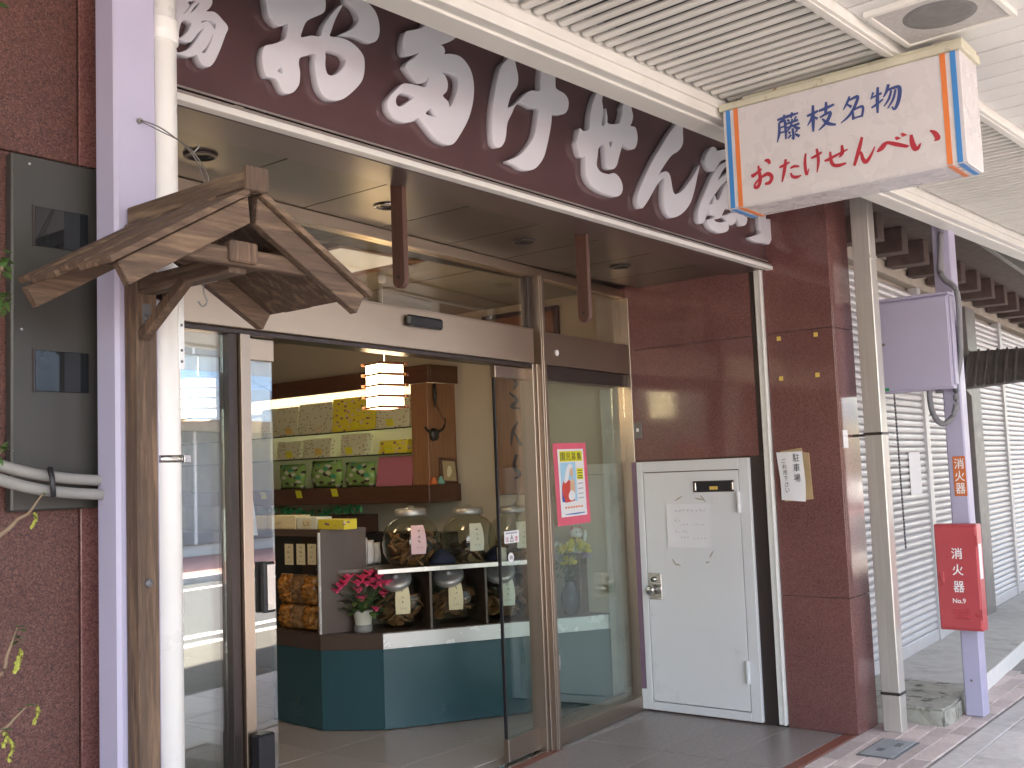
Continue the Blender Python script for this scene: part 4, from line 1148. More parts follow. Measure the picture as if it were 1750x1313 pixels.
P = onX(1514, 665, 6.49)
B('green_tag', 6.4895, 6.4915, P.y-.02, P.y+.025, 1.917, 1.935, M('green tag', (.02,.32,.12), .6), eb, 0)
cond = empty('conduit_loop', (6.6, 1.9, 1.7), 'dark flexible conduit curling around the lavender post below the electrical cabinet', 'conduit')
def cpt(px, py, X): return onX(px, py, X)
pts = [cpt(1608,398,6.59), cpt(1607,440,6.59), cpt(1606,462,6.585), cpt(1614,478,6.56), cpt(1630,490,6.54), cpt(1637,510,6.53)+Vector((0,0,0)), cpt(1640,560,6.60), cpt(1641,610,6.60), cpt(1634,660,6.58), cpt(1634,690,6.53), cpt(1628,712,6.52), cpt(1612,725,6.50), cpt(1597,712,6.50), cpt(1590,690,6.52), cpt(1588,666,6.54)]
TUBE('flexible_conduit', spline([tuple(p) for p in pts], 4), .017, M('flex conduit', (.20,.20,.22), .55), cond, 10)
P = cpt(1605, 668, 6.54)
B('gland', 6.53, 6.56, P.y-.02, P.y+.02, 1.885, 1.9045, m_dcab, cond, .003)
TUBE('riser', [(6.6000,1.925,2.60),(6.6000,1.925,2.86)], .010, m_grey, cond, 8)

# ------------------------------------------------------------------ neighbouring shuttered building
NA = rad(3.1)
FN = frame((7.739, 2.711, 0), NA)
nbld = empty('shuttered_building', FN @ Vector((2.5, 1, 0)), 'old neighbouring building with roller shutters under projecting dark joists', 'building', rz=NA)
B('wall', -1.52, 12, .06, 6, .0, 6.5, m_beige, nbld, 0, FN)
B('lintel', -1.52, 12, -.03, .058, 2.865, 2.965, m_beige, nbld, .004, FN)
B('lintel_board', -1.52, 12, -.05, .058, 2.9655, 3.07, m_beige, nbld, .004, FN)
B('eave_boarding', -1.52, 12, -.62, .058, 3.075, 3.10, m_joist, nbld, .003, FN)
B('eave_fascia', -1.52, 12, -.66, -.621, 3.03, 3.34, m_brown, nbld, .003, FN)
for i in range(16):
    u = -1.05+.55*i
    B('joist', u, u+.14, -.32, -.0505, 2.905, 3.0745, m_joist, nbld, .005, FN)
def shutter(u0, u1, z0, z1, nm_label):
    t = empty('roller_shutter', FN @ Vector(((u0+u1)/2, 0, z0)), nm_label, 'shutter', 'closed roller shutters', rz=NA)
    pit = .0505
    bm = bmesh.new()
    prof = [(0,.0),(-.012,.008),(-.017,.022),(-.015,.038),(-.004,.047),(.004,.050)]
    A = [bm.verts.new((u0, y, z)) for y, z in prof]; Bq = [bm.verts.new((u1, y, z)) for y, z in prof]
    for i in range(len(prof)-1): bm.faces.new((A[i], Bq[i], Bq[i+1], A[i+1]))
    bm.transform(FN)
    me = bpy.data.meshes.new('slat'); 
    bm.to_mesh(me); bm.free(); me.materials.append(m_shut)
    me.transform(wmat(t).inverted())
    n = int((z1-z0-.09)/pit)
    for k in range(n):
        o = bpy.data.objects.new('slat', me); COL.objects.link(o); o.parent = t
        o.location = (0, 0, z0+.085+k*pit)
    t_inv = wmat(t)
    B('bottom_bar', u0, u1, -.022, .006, z0, z0+.088, m_shut, t, .003, FN)
    for u in (u0-.052, u1+.002):
        B('guide', u, u+.050, -.035, .04, z0-.0, z1, m_shut, t, .003, FN)
    return t
[shutter(-1.40, .885, .100, 2.862, 'closed grey roller shutter with a blank paper stuck on it'), shutter(.992, 2.24, .100, 2.862, 'closed grey roller shutter between the papered shutter and the brown column'), shutter(2.80, 3.93, .105, 2.862, 'closed grey roller shutter just past the brown column'), shutter(4.04, 6.6, .110, 2.862, 'closed grey roller shutter farthest along the row')]
B('column', 2.34, 2.70, -.07, .058, .0, 2.862, m_brown, nbld, .004, FN)
P = FN.inverted() @ onP(1567, 810, FN @ Vector((0,-.03,0)), Vector((-math.sin(NA), math.cos(NA), 0)))
tag(B('blank_paper', P.x-.155, P.x+.155, -.0205, -.0195, P.z-.155, P.z+.165, m_paper, bev=0, F=FN), 'blank white paper stuck on the first roller shutter', 'paper')
def spt(px, py): return onP(px, py, FN @ Vector((0,-.05,0)), Vector((-math.sin(NA), math.cos(NA), 0)))
bm = bmesh.new()
a, b = spt(1528, 672), spt(1548, 935)
for k in range(46):
    q = a.lerp(b, k/45)
    a_tube(bm, [q+Vector((0,0,.014)), q, q-Vector((0,0,.014))], [.003,.009,.003], 6)
tag(finish('pull_chain', bm, m_dcab), 'dark bead pull chain hanging in front of the first roller shutter', 'chain')
# ribbed metal awning on the brown column
aw = empty('metal_awning', onX(1655, 660, 9.8), 'small brown ribbed metal awning sloping out from the brown column', 'awning')
lo0, lo1, hi0, hi1 = onX(1645,664,9.75), onX(1790,644,9.75), onX(1653,601,10.15), onX(1790,592,10.15)
nrm = (lo1-lo0).cross(hi0-lo0).normalized()
if nrm.z < 0: nrm = -nrm
bm = bmesh.new(); a_prism(bm, [lo0, lo1, hi1, hi0], nrm*-.02); finish('sheet', bm, m_brown, aw)
for k in range(9):
    t_ = .02+k*.12
    p, q = lo0.lerp(lo1, t_), hi0.lerp(hi1, t_)
    e = (lo1-lo0).normalized()*.018
    bm = bmesh.new(); a_prism(bm, [p, p+e, q+e, q], nrm*.018); finish('rib', bm, m_brown, aw)
bm = bmesh.new(); a_prism(bm, [lo0-Vector((0,0,.0)), hi0, hi0-Vector((0,0,.42))], (0,-.02,0)); finish('bracket', bm, m_brown, aw)
bsg = tag(B('blue_board', 3.9, 6.5, -.90, -.86, 3.0, 3.34, M('teal board', (.03,.16,.22), .5), F=FN), 'teal blue board under the canopy beyond the shuttered building', 'board')
# raised concrete apron with a mossy end
ap = empty('concrete_apron', (8, 2.4, 0), 'raised concrete apron in front of the shutters with a mossy broken end', 'apron')
PRISM('slab', [Vector((7.05,2.045,-.2)), Vector((14.5,2.60,-.2)), Vector((14.5,3.2,-.2)), Vector((7.05,2.72,-.2))], (0,0,.300), m_conc, ap, bev=.008)
bm = bmesh.new()
PRISM('lit_edge', [Vector((7.055,2.0445,-.1)), Vector((14.5,2.5985,-.1)), Vector((14.5,2.590,-.1)), Vector((7.055,2.036,-.1))], (0,0,.203), m_alu, ap)  # white strip standing in for street light on the apron's front face
a_prism(bm, [Vector((6.285,2.225,-.1)), Vector((6.275,2.0,-.1)), Vector((6.45,1.985,-.1)), Vector((7.048,2.043,-.1)), Vector((7.048,2.70,-.1)), Vector((6.17,2.70,-.1)), Vector((6.18,2.36,-.1))], (0,0,.196))
bmesh.ops.bevel(bm, geom=list(bm.edges), offset=.012, segments=2, affect='EDGES')
bmesh.ops.triangulate(bm, faces=bm.faces)
bmesh.ops.subdivide_edges(bm, edges=list(bm.edges), cuts=3, use_grid_fill=True)
for v in bm.verts:
    v.co += Vector((random.uniform(-1,1), random.uniform(-1,1), random.uniform(-1,.5)))*.004
finish('mossy_end', bm, m_moss, ap)
# ------------------------------------------------------------------ shop interior shell
inn = empty('shop_interior', (3.5, 6, 0), 'cream walled shop interior behind the glass', 'room')
XI = 5.95
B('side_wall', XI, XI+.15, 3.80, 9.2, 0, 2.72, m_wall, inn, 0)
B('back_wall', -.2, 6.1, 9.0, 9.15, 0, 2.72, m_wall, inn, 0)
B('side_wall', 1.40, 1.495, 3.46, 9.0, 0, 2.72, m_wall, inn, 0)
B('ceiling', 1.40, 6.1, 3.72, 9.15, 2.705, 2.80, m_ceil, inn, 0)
B('ceiling_seam', 4.75, 4.755, 3.9, 9.0, 2.702, 2.7045, m_brownl, inn, 0)
B('skirting', XI-.012, XI-.0005, 3.82, 9.0, 0, .08, m_shelfw, inn, .002)
cp = empty('ceiling_light', (3.95, 4.28, 2.69), 'square lit ceiling panel in a wooden frame behind the transom glass', 'ceiling light')
B('diffuser', 3.66, 4.20, 3.99, 4.58, 2.690, 2.7045, m_ceilp, cp, 0)
bm = bmesh.new()
for (x0,x1,y0,y1) in ((3.62,3.66,3.95,4.62),(4.20,4.24,3.95,4.62),(3.66,4.20,3.95,3.99),(3.66,4.20,4.58,4.62)):
    a_box(bm, x0, x1, y0, y1, 2.675, 2.7045, .002)
finish('wooden_frame', bm, m_shelfw2, cp)

# ------------------------------------------------------------------ counter
CB = rad(-31.4)
C0 = Vector((4.625, 4.754, 0))
FK = frame(C0, CB)
KU = Vector((math.cos(CB), math.sin(CB), 0)); KN = Vector((-math.sin(CB), math.cos(CB), 0))
def kpt(s, t, z): return FK @ Vector((s, t, z))
pA, pB, pC = Vector((4.464,5.60,0)), Vector((4.422,5.084,0)), C0.copy()
s_end = (XI-.02-C0.x)/math.cos(CB)
pE = kpt(s_end, 0, 0)
ct = empty('shop_counter', C0, 'angled teal shop counter with a white steel edge', 'counter')
back = [Vector((XI-.02, 4.55, 0)), kpt(0, .55, 0)+Vector((.0,.0,0)), Vector((5.00,5.60,0))]
foot = [pA, pB, pC, pE]+back
def face_panel(name, a, b, z0, z1, mat, th=.012, out=.0):
    d = (b-a).normalized(); n = Vector((d.y, -d.x, 0))
    q = [a+n*out, b+n*out, b+n*(out-th), a+n*(out-th)]
    return PRISM(name, [Vector((p.x, p.y, z0)) for p in q], (0,0,z1-z0), mat, ct)
PRISM('carcass', [Vector((p.x, p.y, .02)) for p in [pA+Vector((.03,0,0)), pB+Vector((.03,.02,0)), pC+KN*.025, pE+KN*.025]+back], (0,0,.52), m_black, ct)
face_panel('teal_panel', pA, pB, .006, .478, m_teal)
face_panel('teal_panel', pB, pC, .006, .478, m_teal)
face_panel('teal_panel', pC, pE, .006, .478, m_teal)
face_panel('brown_edge', pA, pB, .480, .570, m_brownl, .02, .006)
face_panel('brown_edge', pB, pC, .480, .570, m_brownl, .02, .006)
wp = face_panel('white_edge', pC, pE, .480, .570, m_wedge, .02, .006)
PRISM('worktop', [Vector((p.x, p.y, .548)) for p in [pA+Vector((.016,0,0)), pB+Vector((.016,.012,0)), pC+KN*.016, pE+KN*.016]+back], (0,0,.026), m_brownl, ct)
# upper shelf over the counter
B('upper_shelf', -.02, 1.02, .015, .42, .930, .954, m_brownl, ct, .001, FK)
B('shelf_edge', -.02, 1.02, .002, .0145, .928, .955, m_wedge, ct, .001, FK)
for s in (.305, .665, 1.0):
    B('divider', s, s+.016, .02, .42, .575, .9295, m_brownl, ct, .001, FK)
B('shelf_back', -.02, 1.016, .4205, .435, .575, .9295, m_brownl, ct, .001, FK)
# snack cabinet at the counter end
cbd = Vector((math.cos(rad(-22)), math.sin(rad(-22)), 0))
cbq = pB + cbd*.30
case = empty('snack_cabinet', (4.5, 5.2, .575), 'brown display cabinet with orange snacks at the counter end', 'cabinet')
def case_panel(name, a, b, z0, z1, mat, th=.016):
    d = (b-a).normalized(); n = Vector((d.y, -d.x, 0))
    q = [a, b, b-n*th, a-n*th]
    return PRISM(name, [Vector((p.x, p.y, z0)) for p in q], (0,0,z1-z0), mat, case)
case_panel('side_panel', pB+Vector((.01,.0,0)), cbq+Vector((.01,.0,0)), .5745, 1.190, m_brownl)
case_panel('head_rail', pA+Vector((.012,0,0)), pB+Vector((.012,.012,0)), 1.165, 1.190, m_brownl)
case_panel('backboard', pA+Vector((.26,0,0)), pB+Vector((.24,.02,0)), .5745, 1.164, m_shelfw)
PRISM('top', [Vector((p.x, p.y, 1.1905)) for p in (pA+Vector((.012,0,0)), pB+Vector((.012,0,0)), cbq+Vector((.012,.0,0)), Vector((4.80,5.30,0)), Vector((4.80,5.60,0)))], (0,0,.016), m_brownl, case)
B('corner_strip', pB.x-.006, pB.x+.008, pB.y-.006, pB.y+.008, .5745, 1.19, m_wedge, case, .001)
face_a = (pB-pA).normalized()
def fa(px, py, off):   # point on the cabinet front, off metres behind it
    n = Vector((face_a.y, -face_a.x, 0))
    return onP(px, py, pA - n*off, n)
for k, px in enumerate((494, 514, 533)):
    q0 = fa(px-7, 965, .02); q1 = fa(px+7, 930, .02)
    t = empty('price_strip', ((q0.x+q1.x)/2, (q0.y+q1.y)/2, q0.z), 'narrow handwritten paper price strip above the orange snack bags', 'price strip', 'price strips in the snack cabinet')
    bb = basis(q0, Vector((q1.x-q0.x, q1.y-q0.y, 0)).normalized(), (0,0,1))
    w = math.hypot(q1.x-q0.x, q1.y-q0.y); h = q1.z-q0.z
    flat('strip', rect(0, w, 0, h), bb, 0, m_cream, t)
    STROKES('handwriting', scribble(bb, w*.2, w*.8, h*.84, h*.14, 1, k)+scribble(bb, w*.2, w*.8, h*.6, h*.14, 1, k+9)+scribble(bb, w*.25, w*.75, h*.38, h*.13, 1, k+19)+scribble(bb, w*.2, w*.8, h*.14, h*.09, 2, k+29), bb @ Matrix.Translation((0,0,.0015)), m_ink, t)
def pillow(bm, c, ux, w, h, d, seed, nu=8, nv=8, lump=.15):
    rnd = random.Random(seed)
    ux = Vector(ux); n = ux.cross(Vector((0,0,1)))
    front, backv = [], []
    for j in range(nv+1):
        fr, br = [], []
        for i in range(nu+1):
            a, b = i/nu, j/nv
            e = (max(0, math.sin(math.pi*a))*max(0, math.sin(math.pi*b)))**.45
            p = c + ux*((a-.5)*w*(1+.06*math.sin(b*7+seed))) + Vector((0,0,b*h))
            k = 1+rnd.uniform(-lump, lump)
            fr.append(bm.verts.new(p+n*(d/2*e*k+.0005))); br.append(bm.verts.new(p-n*(d/2*e+.0005)))
        front.append(fr); backv.append(br)
    for g in (front, backv):
        for j in range(nv):
            for i in range(nu):
                bm.faces.new((g[j][i], g[j][i+1], g[j+1][i+1], g[j+1][i]))
    bmesh.ops.remove_doubles(bm, verts=bm.verts, dist=.0012)
for r, (zb, hh, row) in enumerate(((.576, .155, 'lower'), (.735, .185, 'upper'))):
    for k, px in enumerate((493, 514, 535)):
        q = fa(px, 1040, .085); q.z = zb
        bm = bmesh.new(); pillow(bm, q, face_a, .135, hh, .10, r*3+k, 16, 16, lump=.5)
        o = finish('snack_bag', bm, m_snack if k != 1 else m_cracker, smooth=True)
        tag(o, 'clear bag of orange snacks in the %s row %s' % (row, 'by the back of the cabinet' if k == 0 else 'by the white corner strip') if k != 1 else 'clear bag of dark crackers in the %s row of the brown cabinet' % row, 'snack bag', 'snack bags in the cabinet')
# boxes and notes on the cabinet top
zt = 1.2068
def cab_box(px0, px1, h, mat, label, dpt_=.12, name='gift_box', note=None):
    a = fa(px0, 905, .05); b = fa(px1, 905, .05); a.z = b.z = zt
    d = (b-a); w = d.length; d.normalize(); n = Vector((-d.y, d.x, 0))
    t = empty(name, ((a+b)/2), label, 'box')
    PRISM('carton', [a, b, b+n*dpt_, a+n*dpt_], (0,0,h), mat, t, bev=.002)
    if note:
        bb = basis(a+d*w*.25-n*.004+Vector((0,0,.004)), d, (0,0,1))
        flat('price_note', [(0,0),(.09,0),(.105,.06),(.02,.06)], bb, 0, m_cream, t)
        STROKES('handwriting', scribble(bb, .015, .09, .03, .028, 4, note), bb @ Matrix.Translation((0,0,.001)), m_ink, t)
cab_box(456, 505, .085, m_cream, 'cream box with a handwritten price note on the cabinet top', note=3)
cab_box(508, 541, .075, m_pale, 'pale box with a slanting price note beside the yellow box', note=5)
cab_box(544, 588, .062, m_wrapy, 'yellow patterned box lying at the corner of the cabinet top', .10)
cab_box(418, 452, .080, m_cream, 'cream box behind the open sliding door on the cabinet top')

# ------------------------------------------------------------------ cracker jars
JP = [(.0,.0),(.080,.0),(.112,.008),(.140,.035),(.157,.075),(.164,.120),(.160,.165),(.145,.208),(.118,.242),(.085,.262),(.074,.270),(.074,.288)]
def jar(s, t, z, sc, label, lab_mat, fill, tilt=0.0, face=0.0, fillc=None):
    base = kpt(s, t, z)
    r = empty('cracker_jar', base, label, 'jar', 'round glass cracker jars')
    Rm = Matrix.Rotation(CB+face, 4, 'Z') @ Matrix.Rotation(tilt, 4, 'X')
    S = Matrix.Scale(sc, 4)
    Rz = Matrix.Rotation(CB+face*.3, 4, 'Z')
    G0 = Matrix.Translation(base+Vector((0,0,.152*sc))) @ Rm @ S @ Matrix.Translation((0,0,-.13)) if tilt else Matrix.Translation(base) @ Rm @ S
    G1 = Matrix.Translation(base+Vector((0,0,.022*sc))) @ Rz @ S if tilt else G0
    bm = bmesh.new(); a_lathe(bm, JP, (0,0,0), 32)
    bm.transform(G0)
    finish('glass_bowl', bm, m_jar, r, smooth=True)
    bm = bmesh.new(); a_lathe(bm, [(.075,.274),(.086,.275),(.089,.282),(.088,.306),(.080,.314),(.045,.318),(.020,.318),(.016,.330),(.0,.333)], (0,0,0), 32)
    bm.transform(G0)
    finish('lid', bm, m_lid, r, smooth=True)
    # label wrapped on the bowl towards the street
    bm = bmesh.new()
    rows = []
    for j in range(7):
        zz = .070+.155*j/6
        rr = None
        for (r0, z0), (r1, z1) in zip(JP, JP[1:]):
            if z0 <= zz <= z1: rr = r0+(r1-r0)*(zz-z0)/(z1-z0)
        rows.append([bm.verts.new(((rr+.003)*math.sin(a), -(rr+.003)*math.cos(a), zz)) for a in [(-.42+.84*i/6)*.62 for i in range(7)]])
    for a, b in zip(rows, rows[1:]):
        for i in range(6): bm.faces.new((a[i], a[i+1], b[i+1], b[i]))
    bm.transform(G1)
    lb = finish('label_sheet', bm, lab_mat, r, smooth=True)
    bb = G1 @ basis((0,-.169,.085), (1,0,0), (0,0,1))
    STROKES('handwriting', scribble(bb, -.012, .012, .112, .020, 1, int(s*50))+scribble(bb, -.01, .01, .08, .018, 1, int(s*70))+scribble(bb, -.01, .01, .052, .018, 1, int(s*90))+scribble(bb, -.02, .02, .018, .010, 3, int(s*99)), bb, m_ink, lb)
    # crackers inside
    rnd = random.Random(int(s*100)+int(z*10))
    bm = bmesh.new()
    for k in range(int(46*fill)):
        zz = .012+rnd.random()*.19*fill
        rr = .120*math.sqrt(rnd.random())*(.75+.25*min(1, zz/.08))
        a = rnd.random()*6.28
        Q = Matrix.Translation((rr*math.cos(a), rr*math.sin(a), zz)) @ Matrix.Rotation(rnd.uniform(-.9,.9), 4, 'X') @ Matrix.Rotation(rnd.uniform(-.9,.9), 4, 'Y')
        cap = []
        for hz in (0, .008):
            cap.append([bm.verts.new(Q @ Vector((.034*math.cos(q*1.047), .034*math.sin(q*1.047), hz))) for q in range(6)])
        bm.faces.new(cap[0][::-1]); bm.faces.new(cap[1])
        for q in range(6): bm.faces.new((cap[0][q], cap[0][(q+1)%6], cap[1][(q+1)%6], cap[1][q]))
    bm.transform(G1)
    finish('crackers', bm, fillc or m_cracker, r, kind='stuff')
    return r
m_lid = M('aluminium lid', (.50,.49,.48), .42, metal=.7, var=.05)
m_dcrack = M('seaweed cracker', (.07,.05,.035), .6, var=.4, vs=30)
jar(.245, .20, .9545, 1.13, 'large round glass jar with a pink label on the upper shelf', m_pinkl, .85)
jar(.625, .20, .9545, 1.10, 'large round glass jar with dark crackers and a pale label on the upper shelf', m_pale, .45, fillc=m_dcrack)
jar(.940, .20, .9545, 1.08, 'large round glass jar behind the open door leaf on the upper shelf', m_pale, .7)
jar(.160, .21, .5750, 1.08, 'glass jar tilted forward below the pink labelled jar', m_cream, .8, rad(36), rad(-24))
jar(.500, .21, .5750, 1.08, 'glass jar tilted forward in the middle bay under the upper shelf', m_cream, .8, rad(36), rad(-24))
jar(.845, .21, .5750, 1.08, 'glass jar tilted forward behind the open door leaf', m_pale, .8, rad(36), rad(-24))
# navy cloths, mug, papers on the shelf
for (s, lab) in ((.43, 'dark navy cloth bundle between the two big jars'), (.80, 'dark navy cloth bundle beside the white mug')):
    bm = bmesh.new(); a_lathe(bm, [(.0,0),(.085,0),(.09,.02),(.07,.05),(.03,.085),(.0,.095)], kpt(s, .16, .9545), 12)
    tag(finish('cloth_bundle', bm, m_navyc, smooth=True), lab, 'cloth')
mg = empty('pen_mug', kpt(.795, .04, .955), 'white mug holding a pen at the shelf edge', 'mug')
LATHE('mug', [(.0,.0),(.030,.0),(.031,.085),(.028,.085),(.027,.01),(.0,.01)], kpt(.795, .045, .9545), m_pot, mg, 20)
TUBE('pen', [kpt(.795,.045,.97), kpt(.785,.05,1.12)], .004, m_chrome, mg, 6)
for k in range(4):
    bm = bmesh.new()
    c = kpt(-.12+.06*k, .30+.05*k, .955)
    pillow(bm, c, (KU*math.cos(.2*k)+KN*math.sin(.2*k)), .12, .20-.02*k, .04, k+40, lump=.3)
    tag(finish('paper_bag', bm, m_paper, smooth=True), 'crumpled white paper bag in the pile beside the snack cabinet', 'paper bag', 'paper bags behind the cabinet')
B('bag_shelf', -.30, -.022, .20, .60, .93, .9535, m_brownl, ct, .001, FK)

# ------------------------------------------------------------------ cyclamen in a pot on the counter corner
q = onZ(621, 1080, .574)
cy = empty('potted_cyclamen', q, 'pink flowering cyclamen in a cream pot on the counter corner', 'potted plant')
LATHE('pot', [(.0,0),(.044,0),(.046,.02),(.060,.125),(.062,.130),(.055,.130),(.050,.11),(.0,.11)], q, m_pot, cy, 24)
LATHE('wrap', [(.0455,.001),(.056,.004),(.058,.035),(.050,.045)], q, m_grey, cy, 20)
def blade(bm, c, d, up, l, w, n=5, curl=.3):
    d = d.normalized(); s = d.cross(up).normalized(); up = s.cross(d)
    L, R_ = [], []
    for i in range(n+1):
        t = i/n
        ww = w*math.sin(math.pi*min(.98, t*.93+.05))**.8
        p = c+d*(l*t)-up*(curl*l*t*t)
        L.append(bm.verts.new(p+s*ww/2+up*ww*.12)); R_.append(bm.verts.new(p-s*ww/2+up*ww*.12))
    for i in range(n): bm.faces.new((L[i], L[i+1], R_[i+1], R_[i]))
rnd = random.Random(5)
bm = bmesh.new()
for k in range(70):
    a = rnd.random()*6.28; r = rnd.uniform(.02, .13)
    c = q+Vector((r*math.cos(a), r*math.sin(a), .12+rnd.uniform(0,.12)*(1-r*3)))
    blade(bm, c, Vector((math.cos(a), math.sin(a), rnd.uniform(-.3,.6))), Vector((0,0,1)), rnd.uniform(.04,.07), rnd.uniform(.03,.05))
finish('leaves', bm, m_leaf, cy, kind='stuff')
for k, (px, py) in enumerate(((582,1005),(595,990),(620,990),(632,982),(627,1000),(650,1000),(658,1008),(641,1005),(613,1012),(618,1026),(655,1018),(643,1043),(576,1012),(590,998),(637,994),(648,988),(612,1000),(661,998))):
    c = onP(px, py, q+Vector((0,rnd.uniform(-.06,.04),0)), Vector((math.sin(YAW)*0+math.cos(rad(44)), math.sin(rad(44)), 0)))
    bm = bmesh.new()
    for j in range(5):
        a = j*1.257+k
        blade(bm, c, Vector((math.cos(a)*.6, math.sin(a)*.6, 1.0)), Vector((math.cos(a), math.sin(a), -.4)), .052, .040, 4, -.5)
    a_tube(bm, [c-Vector((0,0,.006)), c+Vector((0,0,.012))], [.012,.006], 6)
    finish('flower', bm, m_petal, cy)
    TUBE('flower_stem', [c, c.lerp(q+Vector((0,0,.13)), .5)+Vector((0,0,.02)), q+Vector((0,0,.12))], .0025, m_leaf, cy, 5)

# ------------------------------------------------------------------ vase of chrysanthemums and cat ornament behind the fixed pane
q = onZ(976, 1050, .5745) + Vector((.062, .044, 0))
q.z = .5745
vz = empty('flower_vase', q, 'navy vase of yellow chrysanthemums behind the postered glass', 'vase')
LATHE('vase', [(.0,0),(.045,0),(.062,.05),(.066,.10),(.048,.16),(.032,.19),(.038,.21),(.028,.21)], q, m_vase, vz, 24)
def mum(c, r, mat, nm):
    bm = bmesh.new()
    for k in range(60):
        th = math.acos(1-1.3*rnd.random()); ph = rnd.random()*6.28
        d = Vector((math.sin(th)*math.cos(ph), math.sin(th)*math.sin(ph), math.cos(th)))
        blade(bm, c+d*r*.2, d, Vector((math.sin(ph), -math.cos(ph), .3)), r*.85, r*.22, 2, .2)
    finish(nm, bm, mat, vz)
for (px, py, r, mt, nm) in ((968,942,.050,m_mum,'yellow_bloom'),(985,932,.050,m_mum,'yellow_bloom'),(972,962,.046,m_mum,'yellow_bloom'),(998,940,.045,m_mum,'yellow_bloom'),(1003,952,.030,M('lilac petal',(.42,.30,.48),.6),'lilac_bloom'),(953,932,.022,m_catw,'white_bloom'),(945,955,.026,M('mauve petal',(.35,.25,.36),.6),'mauve_bloom')):
    c = onP(px, py, q, KN)
    c = c - (c-CAM).normalized()*.075      # blooms lean over the counter edge
    mum(c, r*1.25, mt, nm)
    TUBE('stem', [c, c.lerp(q+Vector((0,0,.25)), .6), q+Vector((0,0,.19))], .003, m_leaf, vz, 5)
bm = bmesh.new()
for k in range(90):
    a = rnd.random()*6.28
    c = q+Vector((rnd.uniform(-.10,.10), rnd.uniform(-.08,.08), .22+rnd.uniform(0,.20)))
    blade(bm, c, Vector((math.cos(a), math.sin(a), rnd.uniform(-.4,.6))), Vector((0,0,1)), rnd.uniform(.04,.08), .022)
finish('foliage', bm, m_leaf, vz, kind='stuff')
c = onX(985, 930, 5.897)
cs = empty('cat_stand', Vector((c.x, c.y, .5745)), 'dark wooden pedestal behind the vase', 'stand')
PRISM('pedestal', [Vector((c.x-.040,c.y-.05,.5745)), Vector((c.x+.045,c.y-.05,.5745)), Vector((c.x+.045,c.y+.05,.5745)), Vector((c.x-.040,c.y+.05,.5745))], (0,0,c.z-.07-.5745), m_shelfw, cs, bev=.004)
B('pedestal_cap', c.x-.050, c.x+.050, c.y-.06, c.y+.06, c.z-.0698, c.z-.055, m_shelfw, cs, .003)
ca = empty('cat_ornament', c, 'white ceramic beckoning cat ornament with red ears behind the flowers', 'ornament')
z0 = c.z-.055
LATHE('body', [(.0,0),(.050,0),(.055,.03),(.045,.07),(.030,.095)], (c.x, c.y, z0), m_catw, ca, 20)
LATHE('head', [(.0,.0),(.030,.005),(.045,.030),(.044,.050),(.028,.072),(.0,.078)], (c.x, c.y, z0+.088), m_catw, ca, 20)
for s in (-1, 1):
    e = Vector((c.x, c.y, z0+.15))+KU*(.026*s)
    bm = bmesh.new(); a_tube(bm, [e, e+Vector((0,0,.026))+KU*.004*s], [.014,.002], 6); finish('ear', bm, m_pred, ca)
    e = Vector((c.x, c.y, z0+.135))+KU*(.016*s)-KN*.043
    bm = bmesh.new(); a_tube(bm, [e, e-KN*.004], .004, 8); finish('eye', bm, m_ink, ca)
e = Vector((c.x, c.y, z0+.09))
LATHE('collar', [(.030,0),(.036,.004),(.030,.010)], e, m_pred, ca, 16)
bm = bmesh.new(); a_tube(bm, [e+KU*.045-KN*.02-Vector((0,0,.03)), e+KU*.055-KN*.03+Vector((0,0,.03)), e+KU*.05-KN*.035+Vector((0,0,.055))], [.012,.013,.008], 8); finish('raised_paw', bm, m_catw, ca, smooth=True)

# ------------------------------------------------------------------ wall shelf unit
XS = 5.625
YE = 5.25
su = empty('wall_shelf', (5.8, 6.6, 0), 'dark wooden wall shelf unit with glass shelves and a lit head beam', 'shelf unit')
B('head_beam', XS, XS+.03, YE, 8.6, 2.187, 2.315, m_shelfw, su, .003)
B('head_beam_end', XS+.0305, XI-.001, YE, YE+.03, 2.187, 2.315, m_shelfw, su, .003)
B('head_top', XS+.031, XI-.001, YE+.031, 8.6, 2.285, 2.314, m_wall, su, .0)
B('lower_shelf', XS-.02, XI-.001, YE+.005, 8.6, 1.325, 1.450, m_shelfw, su, .003)
B('end_post', XS+.02, XI-.001, 5.285, 5.45, 1.4505, 2.186, m_shelfw2, su, .003)
B('back_panel', XI-.02, XI-.001, 5.451, 8.6, 1.4505, 2.186, m_wall, su, 0)
B('base_cupboard', XI-.26, XI-.001, 5.3, 8.6, .0, 1.10, m_black, su, .003)
m_gshelf = glassmat('shelf glass', .06, (.80,.90,.84))
for z in (1.880, 1.690):
    g = B('glass_shelf', XS+.02, XI-.021, 5.452, 8.6, z-.010, z, m_gshelf, su, 0)
    B('glass_edge', XS+.0175, XS+.0195, 5.452, 8.6, z-.010, z, m_black, g, 0)
tl = B('light_tube', XI-.17, XI-.14, 5.55, 7.8, 2.212, 2.238, m_tubel, su, .006)
B('light_batten', XI-.045, XI-.0205, 5.5, 8.5, 2.10, 2.17, m_wall, su, .002)
def ypx(px, py=760): return onX(px, py, XS+.04).y
def shelf_box(px0, px1, z0, z1, mat, label, name='gift_box', d=.07, x=XS+.04, tilt=.02):
    ya_, yb_ = ypx(px0), ypx(px1)
    t = PRISM(name, [Vector((x, ya_, z0)), Vector((x+tilt, ya_, z1)), Vector((x+d+tilt, ya_, z1)), Vector((x+d, ya_, z0))], (0, yb_-ya_, 0), mat, bev=.002)
    return tag(t, label, 'gift box', 'wrapped boxes on the wall shelf')
shelf_box(446, 508, 1.8805, 2.115, m_wrapg, 'large beige patterned gift box at the far end of the top glass shelf')
